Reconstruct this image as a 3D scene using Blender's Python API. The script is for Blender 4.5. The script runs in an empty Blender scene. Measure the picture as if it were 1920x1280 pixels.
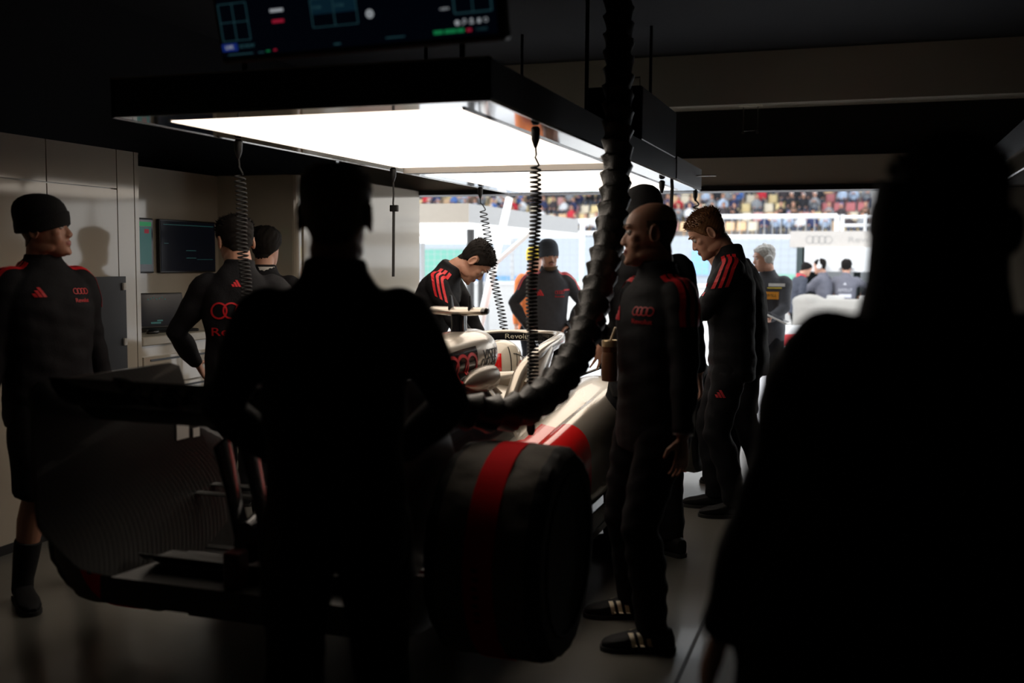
import bpy, bmesh, math, random
import numpy as np
from math import sin, cos, pi, radians, sqrt
from mathutils import Vector as V, Matrix as M
from mathutils.bvhtree import BVHTree

rnd = random.Random(7)
C = bpy.context.scene.collection
SC = bpy.context.scene

# ------------------------------------------------------------------ camera
FPX = 1950.0
CAM_LOC = V((0, 0, 1.55))
CAM_YAW, CAM_PITCH, CAM_ROLL = radians(18.7), radians(4.5), radians(0.39)
CAM_M = M.Rotation(CAM_YAW, 4, 'Z') @ M.Rotation(pi/2 - CAM_PITCH, 4, 'X') @ M.Rotation(CAM_ROLL, 4, 'Z')
CAM_M.translation = CAM_LOC

def at(px, py, d):
    """the point of the place seen at pixel px,py of the photograph, d metres deep"""
    return CAM_M @ V(((px - 960) / FPX * d, -(py - 640) / FPX * d, -d))

def facing(px, a):
    """yaw of something that looks a degrees to the right of the line of sight"""
    return CAM_YAW - math.atan((px - 960) / FPX) - radians(a)

# ------------------------------------------------------------------ objects
def tag(o, label=None, cat=None, group=None, kind=None):
    if label: o['label'] = label
    if cat: o['category'] = cat
    if group: o['group'] = group
    if kind: o['kind'] = kind
    return o

def thing(name, label, cat, loc=(0, 0, 0), rz=0, group=None, scale=1):
    o = bpy.data.objects.new(name, None)
    o.empty_display_size = .1
    C.objects.link(o)
    o.location = loc
    o.rotation_euler = (0, 0, rz)
    o.scale = (scale,) * 3
    return tag(o, label, cat, group)

def link(name, me, parent=None, label=None):
    o = bpy.data.objects.new(name, me)
    C.objects.link(o)
    if parent: o.parent = parent
    if label: o['label'] = label
    return o

class MB:
    """collects closed shapes into one mesh"""
    def __init__(s): s.v, s.f, s.m = [], [], []
    def add(s, vs, fs, mi=0):
        b = len(s.v)
        s.v += [tuple(p) for p in vs]
        s.f += [tuple(i + b for i in f) for f in fs]
        s.m += [mi] * len(fs) if isinstance(mi, int) else list(mi)
        return s
    def loft(s, rings, mi=0, cap=True, closed=True, loop=False):
        n = len(rings[0]); vs = [p for r in rings for p in r]; fs = []
        R = len(rings)
        for i in range(R if loop else R - 1):
            for j in range(n if closed else n - 1):
                a, b = i*n + j, i*n + (j+1) % n
                c, d = ((i+1) % R)*n + (j+1) % n, ((i+1) % R)*n + j
                fs.append((a, b, c, d))
        if cap and not loop:
            fs.append(tuple(range(n))[::-1]); fs.append(tuple((R-1)*n + j for j in range(n)))
        return s.add(vs, fs, mi)
    def box(s, a, b, mi=0, mat=None):
        (x0, y0, z0), (x1, y1, z1) = a, b
        vs = [(x0,y0,z0),(x1,y0,z0),(x1,y1,z0),(x0,y1,z0),(x0,y0,z1),(x1,y0,z1),(x1,y1,z1),(x0,y1,z1)]
        if mat: vs = [mat @ V(p) for p in vs]
        return s.add(vs, [(3,2,1,0),(4,5,6,7),(0,1,5,4),(1,2,6,5),(2,3,7,6),(3,0,4,7)], mi)
    def rbox(s, a, b, r, mi=0, n=3, mat=None):
        """box with rounded vertical edges and chamfered top and bottom"""
        (x0, y0, z0), (x1, y1, z1) = a, b
        def ring(z, k):
            out = []
            for cx, cy, a0 in ((x1-r, y1-r, 0), (x0+r, y1-r, 90), (x0+r, y0+r, 180), (x1-r, y0+r, 270)):
                for i in range(n + 1):
                    t = radians(a0 + 90*i/n)
                    out.append(V((cx + (r-k)*cos(t), cy + (r-k)*sin(t), z)))
            return [mat @ p for p in out] if mat else out
        c = min(r*.5, (z1-z0)*.25)
        return s.loft([ring(z0, c), ring(z0+c, 0), ring(z1-c, 0), ring(z1, c)], mi)
    def tube(s, pts, rad, n=10, mi=0, cap=True, flat=None):
        """tube along pts; rad number/list, or list of (ru, rv)"""
        pts = [V(p) for p in pts]; N = len(pts)
        if not isinstance(rad, (list, tuple)): rad = [rad]*N
        T = []
        for i in range(N):
            t = pts[min(i+1, N-1)] - pts[max(i-1, 0)]
            T.append(t.normalized() if t.length > 1e-9 else V((0, 0, 1)))
        u = flat.copy() if flat is not None else (V((1, 0, 0)) if abs(T[0].x) < .9 else V((0, 1, 0)))
        rings = []
        for i in range(N):
            u = (u - T[i]*u.dot(T[i])).normalized(); w = T[i].cross(u)
            r = rad[i]; ru, rv = r if isinstance(r, (tuple, list)) else (r, r)
            rings.append([pts[i] + u*(ru*cos(2*pi*k/n)) + w*(rv*sin(2*pi*k/n)) for k in range(n)])
        return s.loft(rings, mi, cap)
    def capsule(s, a, b, ra, rb, n=10, mi=0):
        a, b = V(a), V(b); d = (b-a).normalized()
        P, R = [], []
        for t in (80, 50, 20): P.append(a - d*ra*sin(radians(t))); R.append(ra*cos(radians(t)))
        for t in (20, 50, 80): P.append(b + d*rb*sin(radians(t))); R.append(rb*cos(radians(t)))
        return s.tube(P, R, n, mi)
    def ell(s, c, r, n=14, m=9, mi=0, mat=None):
        rings = []
        for i in range(m):
            t = -pi/2 + pi*(i + .5)/m
            rings.append([V((r[0]*cos(t)*cos(2*pi*k/n), r[1]*cos(t)*sin(2*pi*k/n), r[2]*sin(t))) for k in range(n)])
        rings = [[(mat @ p if mat else p) + V(c) for p in q] for q in rings]
        return s.loft(rings, mi)
    def lathe(s, prof, axis='Z', n=32, mi=0, cap=True, mat=None):
        """prof = [(radius, height)]"""
        rings = []
        for r, h in prof:
            q = []
            for k in range(n):
                c, d = r*cos(2*pi*k/n), r*sin(2*pi*k/n)
                p = V((c, d, h)) if axis == 'Z' else (V((h, c, d)) if axis == 'X' else V((d, h, c)))
                q.append(mat @ p if mat else p)
            rings.append(q)
        return s.loft(rings, mi, cap)
    def mesh(s, name, mats=(), smooth=True, recalc=True):
        me = bpy.data.meshes.new(name)
        me.from_pydata([tuple(p) for p in s.v], [], s.f)
        for m in mats: me.materials.append(m)
        if len(mats) > 1: me.polygons.foreach_set('material_index', s.m)
        if recalc:
            bm = bmesh.new(); bm.from_mesh(me)
            bmesh.ops.recalc_face_normals(bm, faces=bm.faces)
            bm.to_mesh(me); bm.free()
        if smooth:
            me.polygons.foreach_set('use_smooth', [True]*len(me.polygons))
            me.set_sharp_from_angle(angle=radians(35))
        me.update()
        return me
    def build(s, name, mats, parent=None, label=None, smooth=True):
        if not isinstance(mats, (list, tuple)): mats = [mats]
        return link(name, s.mesh(name, mats, smooth), parent, label)

def bake(mb, voxel, it=3, fac=.5, recalc=True):
    """union of all the shapes as one continuous surface"""
    me = mb.mesh('raw', (), False, recalc)
    o = bpy.data.objects.new('tmp', me); C.objects.link(o)
    r = o.modifiers.new('r', 'REMESH'); r.mode = 'VOXEL'; r.voxel_size = voxel; r.use_smooth_shade = True
    k = o.modifiers.new('s', 'SMOOTH'); k.factor = fac; k.iterations = it
    dg = bpy.context.evaluated_depsgraph_get(); dg.update()
    out = bpy.data.meshes.new_from_object(o.evaluated_get(dg))
    bpy.data.objects.remove(o); bpy.data.meshes.remove(me)
    out.polygons.foreach_set('use_smooth', [True]*len(out.polygons))
    return out

def arr(me):
    a = np.empty(len(me.vertices)*3); me.vertices.foreach_get('co', a); return a.reshape(-1, 3)
def setarr(me, a):
    me.vertices.foreach_set('co', np.ascontiguousarray(a).ravel()); me.update()
def nrm(me):
    a = np.empty(len(me.vertices)*3); me.vertices.foreach_get('normal', a); return a.reshape(-1, 3)
def wrinkle(me, amp=.004, freq=1.0, seed=0):
    a = arr(me); n = nrm(me); r = np.random.RandomState(seed); d = 0
    for k in range(7):
        w = r.normal(size=3); w /= np.linalg.norm(w); w[2] *= 1.6
        f = freq*r.uniform(18, 55)
        q = np.sin(a @ w*f + r.uniform(0, 6) + 1.2*np.sin(a @ r.normal(size=3)*9))
        d = d + np.sign(q)*np.abs(q)**.7*(28/f)
    setarr(me, a + n*(d*amp*.4)[:, None])

# ------------------------------------------------------------------ materials
MATS = {}
def mat(name, col, rough=.5, metal=0, var=.06, scale=12, bump=0, bscale=60, coat=0, emit=None, es=0, spec=.5, sheen=0):
    if name in MATS: return MATS[name]
    m = bpy.data.materials.new(name); m.use_nodes = True
    nt = m.node_tree; b = nt.nodes['Principled BSDF']
    L = nt.links.new
    tc = nt.nodes.new('ShaderNodeTexCoord')
    nz = nt.nodes.new('ShaderNodeTexNoise'); nz.inputs['Scale'].default_value = scale; nz.inputs['Detail'].default_value = 3
    L(tc.outputs['Object'], nz.inputs['Vector'])
    mx = nt.nodes.new('ShaderNodeMix'); mx.data_type = 'RGBA'
    mx.inputs[6].default_value = tuple(c*(1-var) for c in col) + (1,)
    mx.inputs[7].default_value = tuple(min(1, c*(1+var)) for c in col) + (1,)
    L(nz.outputs['Fac'], mx.inputs[0]); L(mx.outputs[2], b.inputs['Base Color'])
    b.inputs['Roughness'].default_value = rough; b.inputs['Metallic'].default_value = metal
    b.inputs['Specular IOR Level'].default_value = spec
    if coat: b.inputs['Coat Weight'].default_value = coat; b.inputs['Coat Roughness'].default_value = .06
    if sheen: b.inputs['Sheen Weight'].default_value = sheen
    if bump:
        n2 = nt.nodes.new('ShaderNodeTexNoise'); n2.inputs['Scale'].default_value = bscale; n2.inputs['Detail'].default_value = 2
        L(tc.outputs['Object'], n2.inputs['Vector'])
        bp = nt.nodes.new('ShaderNodeBump'); bp.inputs['Strength'].default_value = bump; bp.inputs['Distance'].default_value = .01
        L(n2.outputs['Fac'], bp.inputs['Height']); L(bp.outputs['Normal'], b.inputs['Normal'])
    if emit:
        b.inputs['Emission Color'].default_value = tuple(emit) + (1,); b.inputs['Emission Strength'].default_value = es
    MATS[name] = m
    return m

def carbon_mat():
    m = mat('carbon_weave', (.03, .03, .032), .28, coat=.15)
    nt = m.node_tree; b = nt.nodes['Principled BSDF']
    tc = nt.nodes.new('ShaderNodeTexCoord'); mp = nt.nodes.new('ShaderNodeMapping')
    mp.inputs['Rotation'].default_value = (radians(38), radians(20), 0)
    w = nt.nodes.new('ShaderNodeTexWave'); w.inputs['Scale'].default_value = 60; w.inputs['Distortion'].default_value = .4
    nt.links.new(tc.outputs['Object'], mp.inputs[0]); nt.links.new(mp.outputs[0], w.inputs['Vector'])
    r = nt.nodes.new('ShaderNodeMapRange'); r.inputs[3].default_value = .28; r.inputs[4].default_value = .42
    nt.links.new(w.outputs['Fac'], r.inputs[0]); nt.links.new(r.outputs[0], b.inputs['Roughness'])
    cr = nt.nodes.new('ShaderNodeMix'); cr.data_type = 'RGBA'
    cr.inputs[6].default_value = (.008, .008, .008, 1); cr.inputs[7].default_value = (.020, .019, .017, 1)
    nt.links.new(w.outputs['Fac'], cr.inputs[0]); nt.links.new(cr.outputs[2], b.inputs['Base Color'])
    return m

BLACK = mat('black_paint', (.012, .012, .014), .45)
MATTE = mat('matte_black', (.008, .008, .009), .85)
WHITEP = mat('white_gloss_panel', (.50, .445, .36), .07, var=.02, scale=2, spec=.6)
WHITE = mat('white_paint', (.78, .77, .74), .4)
RED = mat('red_print', (.72, .02, .03), .5, emit=None)
REDP = mat('red_gloss_paint', (.80, .015, .015), .18, coat=.8)
TITAN = mat('titanium_paint', (.52, .47, .40), .27, metal=.55, coat=.5, var=.03)
DKGL = mat('black_gloss_paint', (.012, .012, .014), .15, coat=.8)
CARBON = carbon_mat()
JACKET = mat('navy_black_fabric', (.0075, .0075, .0095), .8, var=.2, scale=40, bump=.25, bscale=220, spec=.25)
TROUS = mat('black_trouser_fabric', (.005, .005, .0065), .85, var=.2, scale=40, bump=.2, bscale=200, spec=.2)
KNIT = mat('black_knit', (.006, .006, .007), .95, var=.3, scale=90, bump=.3, bscale=200)
SKIN = mat('skin', (.54, .28, .19), .5, var=.08, scale=25)
SKIN2 = mat('skin_tan', (.44, .21, .135), .5, var=.08, scale=25)
LIP = mat('lip', (.38, .13, .11), .45)
EYEW = mat('eye_white', (.6, .57, .53), .2)
EYED = mat('eye_iris', (.03, .02, .015), .15)
HAIRB = mat('dark_hair', (.008, .006, .005), .8, spec=.2, var=.3, scale=60)
HAIRR = mat('reddish_hair', (.22, .10, .04), .55, var=.3, scale=60)
HAIRG = mat('grey_hair', (.42, .40, .37), .6, var=.3, scale=60)
HAIRL = mat('light_brown_hair', (.11, .068, .036), .65, spec=.3, var=.3, scale=60)
RUBBER = mat('rubber', (.015, .015, .015), .7)
SHOEB = mat('black_shoe', (.006, .006, .007), .7, spec=.25)
METAL = mat('brushed_metal', (.55, .54, .52), .28, metal=1)
PLAST = mat('black_plastic', (.008, .008, .009), .4)
FABW = mat('pale_fabric', (.62, .6, .57), .8)
ORANGE = mat('orange_print', (.85, .35, .03), .6)

# ------------------------------------------------------------------ flat marks laid on a surface
def annulus(cx, cz, r, t, n=36):
    vs, fs = [], []
    for k in range(n):
        a = 2*pi*k/n
        vs += [(cx + (r-t)*cos(a), cz + (r-t)*sin(a)), (cx + r*cos(a), cz + r*sin(a))]
    for k in range(n):
        a, b = 2*k, 2*((k+1) % n)
        fs.append((a, a+1, b+1, b))
    return vs, fs
def merge2(parts):
    vs, fs = [], []
    for v, f in parts:
        b = len(vs); vs += v; fs += [tuple(i+b for i in q) for q in f]
    return vs, fs
def rings4(w, n=4):
    r = w/(2 + 1.42*(n-1))
    return merge2([annulus((i - (n-1)/2)*1.42*r, 0, r, r*.2) for i in range(n)])
def quad2(pts, nx=6, ny=6):
    """subdivided quad from 4 corner points"""
    (a, b, c, d) = [V((p[0], p[1], 0)) for p in pts]; vs, fs = [], []
    for j in range(ny+1):
        for i in range(nx+1):
            u, v = i/nx, j/ny
            p = a.lerp(b, u).lerp(d.lerp(c, u), v); vs.append((p.x, p.y))
    for j in range(ny):
        for i in range(nx):
            k = j*(nx+1) + i; fs.append((k, k+1, k+nx+2, k+nx+1))
    return vs, fs
def rect2(w, h, cx=0, cz=0, nx=6, ny=4):
    return quad2([(cx-w/2, cz-h/2), (cx+w/2, cz-h/2), (cx+w/2, cz+h/2), (cx-w/2, cz+h/2)], nx, ny)
def bars3(w):
    """three slanted bars rising to the right"""
    out = []
    for i, h in enumerate((.28, .50, .72)):
        x = -w*.5 + i*w*.31
        out.append(quad2([(x, -.3*w), (x+.24*w, -.3*w), (x+.24*w - h*w*.55, -.3*w + h*w), (x - h*w*.55, -.3*w + h*w)][0:4], 2, 4))
    return merge2(out)
TXT = {}
def text2(s, h, cuts=1, width=None):
    key = (s, cuts)
    if key not in TXT:
        cu = bpy.data.curves.new('t', 'FONT'); cu.body = s; cu.align_x = 'CENTER'; cu.align_y = 'CENTER'; cu.resolution_u = 3
        o = bpy.data.objects.new('t', cu); C.objects.link(o)
        dg = bpy.context.evaluated_depsgraph_get(); dg.update()
        me = bpy.data.meshes.new_from_object(o.evaluated_get(dg))
        bpy.data.objects.remove(o); bpy.data.curves.remove(cu)
        bm = bmesh.new(); bm.from_mesh(me)
        if cuts: bmesh.ops.subdivide_edges(bm, edges=bm.edges[:], cuts=cuts, use_grid_fill=True)
        bm.verts.ensure_lookup_table()
        TXT[key] = ([(v.co.x, v.co.y) for v in bm.verts], [tuple(v.index for v in f.verts) for f in bm.faces])
        bm.free(); bpy.data.meshes.remove(me)
    v, f = TXT[key]
    x0, x1 = min(p[0] for p in v), max(p[0] for p in v)
    k = h/.7; kx = (width/(x1-x0)) if width else k
    return [(p[0]*kx, p[1]*k) for p in v], f
def shift2(g, dx, dz): return [(p[0]+dx, p[1]+dz) for p in g[0]], g[1]

def lay(name, g, bvh, org, nv, up, m, parent, off=.0025, dist=.3, label=None, spin=0):
    """lay a flat mark on a surface: every point is cast along -nv; bvh None keeps it flat"""
    org, nv, up = V(org), V(nv).normalized(), V(up)
    up = (up - nv*up.dot(nv)).normalized(); rt = up.cross(nv).normalized()
    if spin: q = M.Rotation(spin, 3, nv); up, rt = q @ up, q @ rt
    vs = []
    for x, z in g[0]:
        p = org + rt*x + up*z
        if bvh is not None:
            h = bvh.ray_cast(p + nv*dist, -nv, dist*2)
            if h[0] is not None:
                nn = h[1] if h[1].dot(nv) > 0 else -h[1]
                p = h[0] + nn*off*.5 + nv*off*.5
        else: p = p + nv*off
        vs.append(p)
    me = bpy.data.meshes.new(name); me.from_pydata([tuple(p) for p in vs], [], g[1]); me.materials.append(m)
    # a print has its own thin body
    o = link(name, me, parent, label)
    s = o.modifiers.new('thick', 'SOLIDIFY'); s.thickness = .0012; s.offset = 0
    return o
# ------------------------------------------------------------------ people
HEAD = [ # z above chin, back y, front y, half width, squareness
 (-.004, .030, .072, .020), (.008, .005, .090, .034), (.022, -.018, .096, .044), (.040, -.035, .094, .052), (.058, -.055, .094, .058),
 (.076, -.072, .092, .063), (.095, -.082, .090, .067), (.110, -.088, .085, .0695), (.122, -.092, .084, .071),
 (.136, -.096, .093, .073), (.152, -.098, .092, .075), (.170, -.097, .087, .0755), (.188, -.093, .077, .073), (.204, -.083, .060, .064),
 (.217, -.064, .036, .048), (.225, -.038, .010, .026)]
def head_rings(grow=0, z0=-1, z1=9, n=24, gz=0):
    out = []
    for z, b, f, w in HEAD:
        if z < z0 or z > z1: continue
        cy, hy = (b+f)/2, (f-b)/2 + grow; ring = []
        for k in range(n):
            a = 2*pi*k/n; c, s = cos(a), sin(a)
            e = .88 if s > 0 else .95
            ring.append(V(((w+grow)*math.copysign(abs(c)**e, c), cy + hy*math.copysign(abs(s)**.92, s), z + gz)))
        out.append(ring)
    return out

def ik(a, b, l1, l2, pole):
    d = b - a; L = min(d.length, (l1+l2)*.999); u = d.normalized()
    x = (l1*l1 - l2*l2 + L*L)/(2*L); h = sqrt(max(l1*l1 - x*x, 0))
    p = V(pole); p = (p - u*p.dot(u)).normalized()
    return a + u*x + p*h, a + u*L

def hand(mb, w, d, n, sgn, curl=.35, spread=.06, thumb=.5, s=1.0):
    d = V(d).normalized(); n = V(n); n = (n - d*n.dot(d)).normalized(); t = d.cross(n)*sgn
    def ring(q, hw, ht, k=10):
        return [q + t*(hw*cos(2*pi*i/k)) + n*(ht*sin(2*pi*i/k)) for i in range(k)]
    mb.loft([ring(w - d*.03, .024*s, .019*s), ring(w + d*.01, .027*s, .017*s), ring(w + d*.05*s, .038*s, .015*s), ring(w + d*.085*s, .040*s, .013*s), ring(w + d*.095*s, .034*s, .009*s)])
    for o, ln, sp in ((.031, .072, 1.3), (.0105, .080, .4), (-.0105, .074, -.5), (-.030, .058, -1.5)):
        p = w + d*(.088 - abs(o)*.15)*s + t*o*s
        dd = (d + t*spread*sp).normalized(); a = curl*.6
        for k, fr in enumerate((.45, .31, .24)):
            q = p + (dd*cos(a) + n*sin(a))*ln*fr*s
            mb.capsule(p, q, (.0092 - k*.0011)*s, (.0086 - k*.0013)*s, 8)
            p = q; a += curl
    p = w + d*.025*s + t*.026*s + n*.004
    q = p + (d*.62 + t*(.85 - thumb*.4) + n*(.2 + thumb*.3)).normalized()*.046*s
    r = q + (d*.9 + t*(.35 - thumb*.3) + n*(.15 + thumb*.4)).normalized()*.032*s
    mb.capsule(p, q, .0135*s, .0105*s, 8); mb.capsule(q, r, .0105*s, .0085*s, 8)

def person(label, px, depth, a, H=1.0, group=None, lean=(0, 0), side=0, twist=0, head=(0, 0, 0), hipz=0, hipy=0,
           wr=((.27, .05, .86), (-.27, .05, .86)), el=((.5, -1, -.2), (-.5, -1, -.2)), hd=None, hn=None, curl=(.35, .35), spread=.06,
           feet=((.12, 0, 0), (-.12, 0, 0)), kp=None, shorts=False, bulk=1.0, hair='short', hairm=None, beanie=None, headset=None, skin=None,
           jacket=None, trousers=None, vox=.0055, detail=True, collar=True, name='person', zoff=0, hairseed=1, tuft=0, gloves=None, headscale=1.10, pinch=1.0, hem=1.0):
    base = at(px, 640, depth); base.z = zoff
    root = thing(name, label, 'person', base, facing(px, a), group, H)
    skin = skin or SKIN; jm = jacket or JACKET; tm = trousers or TROUS; hairm = hairm or HAIRB
    # spine: integrate a bent line from the hips to the neck
    S0, N = .93, 70; ds = (1.62 - S0)/N
    pos = [V((0, hipy, S0 + hipz))]; rot = []
    def sm(x, a_, b_): t = min(1, max(0, (x-a_)/(b_-a_))); return t*t*(3-2*t)
    for i in range(N+1):
        s = S0 + i*ds
        th = radians(lean[0]*sm(s, .90, 1.02) + lean[1]*sm(s, 1.1, 1.42))
        R = M.Rotation(radians(twist)*sm(s, .95, 1.35), 3, 'Z') @ M.Rotation(-th, 3, 'X') @ M.Rotation(radians(side)*sm(s, .92, 1.1), 3, 'Y')
        rot.append(R)
        if i < N: pos.append(pos[-1] + R @ V((0, 0, ds)))
    def up(x, y, s):
        if s <= S0: return V((x, y + hipy, s + hipz))
        t = min((s - S0)/ds, N - 1e-6); i = int(t); c = pos[i].lerp(pos[i+1], t - i)
        return c + rot[i] @ V((x, y, 0))
    def RR(s): return rot[min(N, max(0, int((s - S0)/ds)))]
    # head frame
    Rn = RR(1.5)
    Rh = Rn @ M.Rotation(radians(head[0]), 3, 'Z') @ M.Rotation(radians(-head[1]), 3, 'X') @ M.Rotation(radians(head[2]), 3, 'Y')
    Ho = up(0, .012, 1.505) + Rh @ V((0, .012, .044))
    HS = headscale
    HM = M.Translation(Ho) @ Rh.to_4x4() @ M.Scale(HS, 4)
    hx = lambda p: HM @ V(p)
    sh = [up(.172*pinch, -.005, 1.432), up(-.172*pinch, -.005, 1.432)]
    armj = []
    for i in (0, 1):
        e, w = ik(sh[i], V(wr[i]), .292, .262, el[i]); armj.append((sh[i], e, w))
    legj = []
    for i in (0, 1):
        sg = 1 - 2*i
        hip = V((.092*sg, hipy, .91 + hipz)); ank = V((feet[i][0], feet[i][1], .095 + (feet[i][3] if len(feet[i]) > 3 else 0)))
        k, an = ik(hip, ank, .425, .415, (kp[i] if kp else (.12*sg, 1, 0))); legj.append((hip, k, an))
    def torso(mb, secs, g=0, n=22):
        rings = []
        for s, hw, hd_, yo in secs:
            hw = hw*(1 + (hem-1)*max(0, min(1, (1.3-s)/.3)))
            rg = []
            for k in range(n):
                t = 2*pi*k/n; c, q = cos(t), sin(t)
                rg.append(up((hw*bulk+g)*math.copysign(abs(c)**.85, c), (hd_*(.5+.5*bulk)+g)*math.copysign(abs(q)**.85, q) + yo, s))
            rings.append(rg)
        mb.loft(rings)
    # ---------------- the body, one continuous skin
    mb = MB()
    mb.loft([[hx(p) for p in r] for r in head_rings()])
    if detail:
        E = lambda c, r, rx=0, rz=0: mb.ell(hx(c), [q*HS for q in r], 12, 8, 0, Rh @ M.Rotation(rz, 3, 'Z') @ M.Rotation(rx, 3, 'X'))
        # nose, brow, cheeks, lips, chin
        rg = []
        for z, y, w, dd in ((.126, .086, .008, .010), (.112, .097, .0095, .014), (.096, .107, .012, .02), (.084, .113, .0155, .024), (.076, .108, .015, .022), (.070, .096, .010, .014)):
            rg.append([hx((w*cos(2*pi*k/10), y - dd*.55 + dd*.62*sin(2*pi*k/10), z)) for k in range(10)])
        mb.loft(rg)
        for q in (1, -1):
            E((.0125*q, .097, .079), (.0085, .011, .008))
            E((.030*q, .082, .141), (.024, .014, .008), 0, -.25*q)
            E((.043*q, .058, .098), (.020, .022, .020))
            E((.050*q, .01, .036), (.012, .045, .022)); E((.040*q, .052, .072), (.019, .030, .030))
            rr = [hx((q*(.071 + .010*cos(t)*0 + (.012 if abs(t) < 9 else 0)), -.010 - .016*cos(t)*1.0, .108 + .030*sin(t))) for t in [2*pi*k/14 for k in range(15)]]
            mb.tube(rr, .0055*HS, 7)
            E((.076*q, -.008, .106), (.006, .012, .024))
        E((0, .094, .0545), (.023, .009, .0055)); E((0, .094, .0445), (.020, .009, .006)); E((0, .088, .012), (.020, .014, .013))
    nk = [up(0, -.012, 1.43), up(0, -.010, 1.50), hx((0, -.022, .02)), hx((0, -.018, .075))]
    mb.tube(nk, [.085, .066, .062, .058], 16)
    BODY = [(.80, .10, .085, 0), (.86, .155, .105, -.005), (.95, .160, .108, -.005), (1.06, .138, .098, 0), (1.18, .145, .102, .003), (1.30, .162, .110, .003), (1.40, .162, .100, 0), (1.46, .125, .080, -.005), (1.50, .065, .062, -.008)]
    torso(mb, BODY)
    for i in (0, 1):
        s_, e, w = armj[i]; sg = 1 - 2*i
        q = s_ + (up(0, 0, 1.42) - s_).normalized()*.06
        mb.tube([q, s_, s_.lerp(e, .35), s_.lerp(e, .8), e, e.lerp(w, .25), e.lerp(w, .7), w], [.055, .058, .050, .042, .039, .043, .034, .027], 12)
        d_ = V(hd[i]) if hd and hd[i] else (w - e)
        n_ = V(hn[i]) if hn and hn[i] else V((-sg, .25, 0))
        hand(mb, w, d_, n_, sg, curl[i] if isinstance(curl, tuple) else curl, spread)
        h_, k_, a_ = legj[i]
        fd = V((sin(radians(feet[i][2])), cos(radians(feet[i][2])), 0))
        mb.tube([h_ + V((-.01*sg, 0, .05)), h_.lerp(k_, .15), h_.lerp(k_, .6), h_.lerp(k_, .92), k_.lerp(a_, .06), k_.lerp(a_, .3) - fd*.012, k_.lerp(a_, .62) - fd*.006, k_.lerp(a_, .95), a_ - V((0, 0, .04))], [.085, .085, .070, .056, .053, .058, .046, .036, .036], 14)
        mb.capsule(a_ + V((0, 0, -.055)) - fd*.02, a_ + V((0, 0, -.06)) + fd*.12, .032, .026, 10)
    body = bake(mb, vox, 3)
    body.name = 'body'; body.materials.append(skin)
    inv = HM.inverted()
    A = arr(body); Ih = np.array(inv); hl = A @ Ih[:3, :3].T + Ih[:3, 3]
    body.materials.append(LIP)
    if detail:
        cen = np.empty(len(body.polygons)*3); body.polygons.foreach_get('center', cen); cen = cen.reshape(-1, 3) @ Ih[:3, :3].T + Ih[:3, 3]
        lip = (np.abs(cen[:, 0]) < .022) & (cen[:, 1] > .085) & (np.abs(cen[:, 2] - .0495) < .0085 - .0002*np.abs(cen[:, 0])/.001*.3)
        body.polygons.foreach_set('material_index', lip.astype(np.int32))
    bo = link('body', body, root)
    out = {'root': root, 'HM': HM, 'up': up, 'arm': armj, 'leg': legj, 'Rh': Rh, 'body': bo, 'RR': RR}
    if detail:
        for q in (1, -1):
            e = MB(); e.ell((0, 0, 0), (.0125,)*3, 14, 11, 0)
            me = e.mesh('eye', (EYEW, EYED))
            idx = [1 if (p.center.normalized().y > .86) else 0 for p in me.polygons]; me.polygons.foreach_set('material_index', idx)
            me.transform(HM @ M.Translation((.030*q, .0765, .1185)))
            link('eye', me, root)
            eb = MB(); pts = [hx((q*(.012 + .038*t), .1015 - .022*t*t - .003, .141 + .006*sin(t*2.2))) for t in (0, .25, .5, .75, 1)]
            eb.tube(pts, [.003, .0042, .004, .0035, .0015], 6)
            eb.build('eyebrow', HAIRB if hairm is HAIRB else hairm, root)
    # ---------------- hair
    F = np.array([list(p.vertices) if len(p.vertices) == 4 else list(p.vertices) + [p.vertices[0]] for p in body.polygons])
    nn = nrm(body)
    if hair:
        y, z, x = hl[:, 1], hl[:, 2], np.abs(hl[:, 0])
        line = np.interp(y, [-.10, -.06, -.02, .015, .035, .06, .08, .1], [.035, .045, .085, .10, .125, .163, .178, .186])
        m_ = np.clip((z - line)/.018, 0, 1) * (np.where((x > .0785) & (z < .15), 0, 1)) * (z < .26) * (y > -.13) * (y < .13)
        if hair == 'bald': m_ = m_*(np.clip((.158-z)/.02, 0, 1))*(y < .02)
        keepv = m_ > 0
        fk = F[keepv[F].all(axis=1)]
        th = {'short': .008, 'crop': .004, 'thick': .014, 'bald': .0006, 'spiky': .006}[hair]*HS
        r = np.random.RandomState(hairseed)
        nsum = sum(np.sin(hl @ r.normal(size=3)*f + r.uniform(0, 6)) for f in (60, 90, 140, 200))*.25
        D = th*m_*(.75 + .35*nsum)*np.interp(z, [.05, .16, .2], [.4, .9, 1.25])
        P = A + nn*D[:, None]
        used = np.unique(fk); mp = -np.ones(len(A), int); mp[used] = np.arange(len(used))
        hb = MB(); hb.v = [tuple(p) for p in P[used]]; hb.f = [tuple(dict.fromkeys(mp[q])) for q in fk]; hb.m = [0]*len(hb.f)
        if tuft:
            top = [i for i in used if z[i] > .10 and m_[i] > .8]
            upv = Rh @ V((0, .15, 1)); fw = Rh @ V((0, 1, .3))
            for i in r.choice(top, min(tuft, len(top)), replace=False):
                n_ = V(nn[i]); dirv = (n_*.6 + upv*.3*r.uniform(.2, 1.2) + fw*.7*r.uniform(0, 1) + V(r.normal(size=3))*.22).normalized()
                ln = min(th, .011)*r.uniform(.8, 2.0)*(1.2 if z[i] > .17 else .35); p = V(P[i]) - n_*.003; sd = dirv.orthogonal().normalized(); s2 = dirv.cross(sd)
                w_ = .0016
                hb.add([p+sd*w_, p-sd*w_*.5+s2*w_*.9, p-sd*w_*.5-s2*w_*.9, p+dirv*ln], [(0, 1, 3), (1, 2, 3), (2, 0, 3)])
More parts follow.
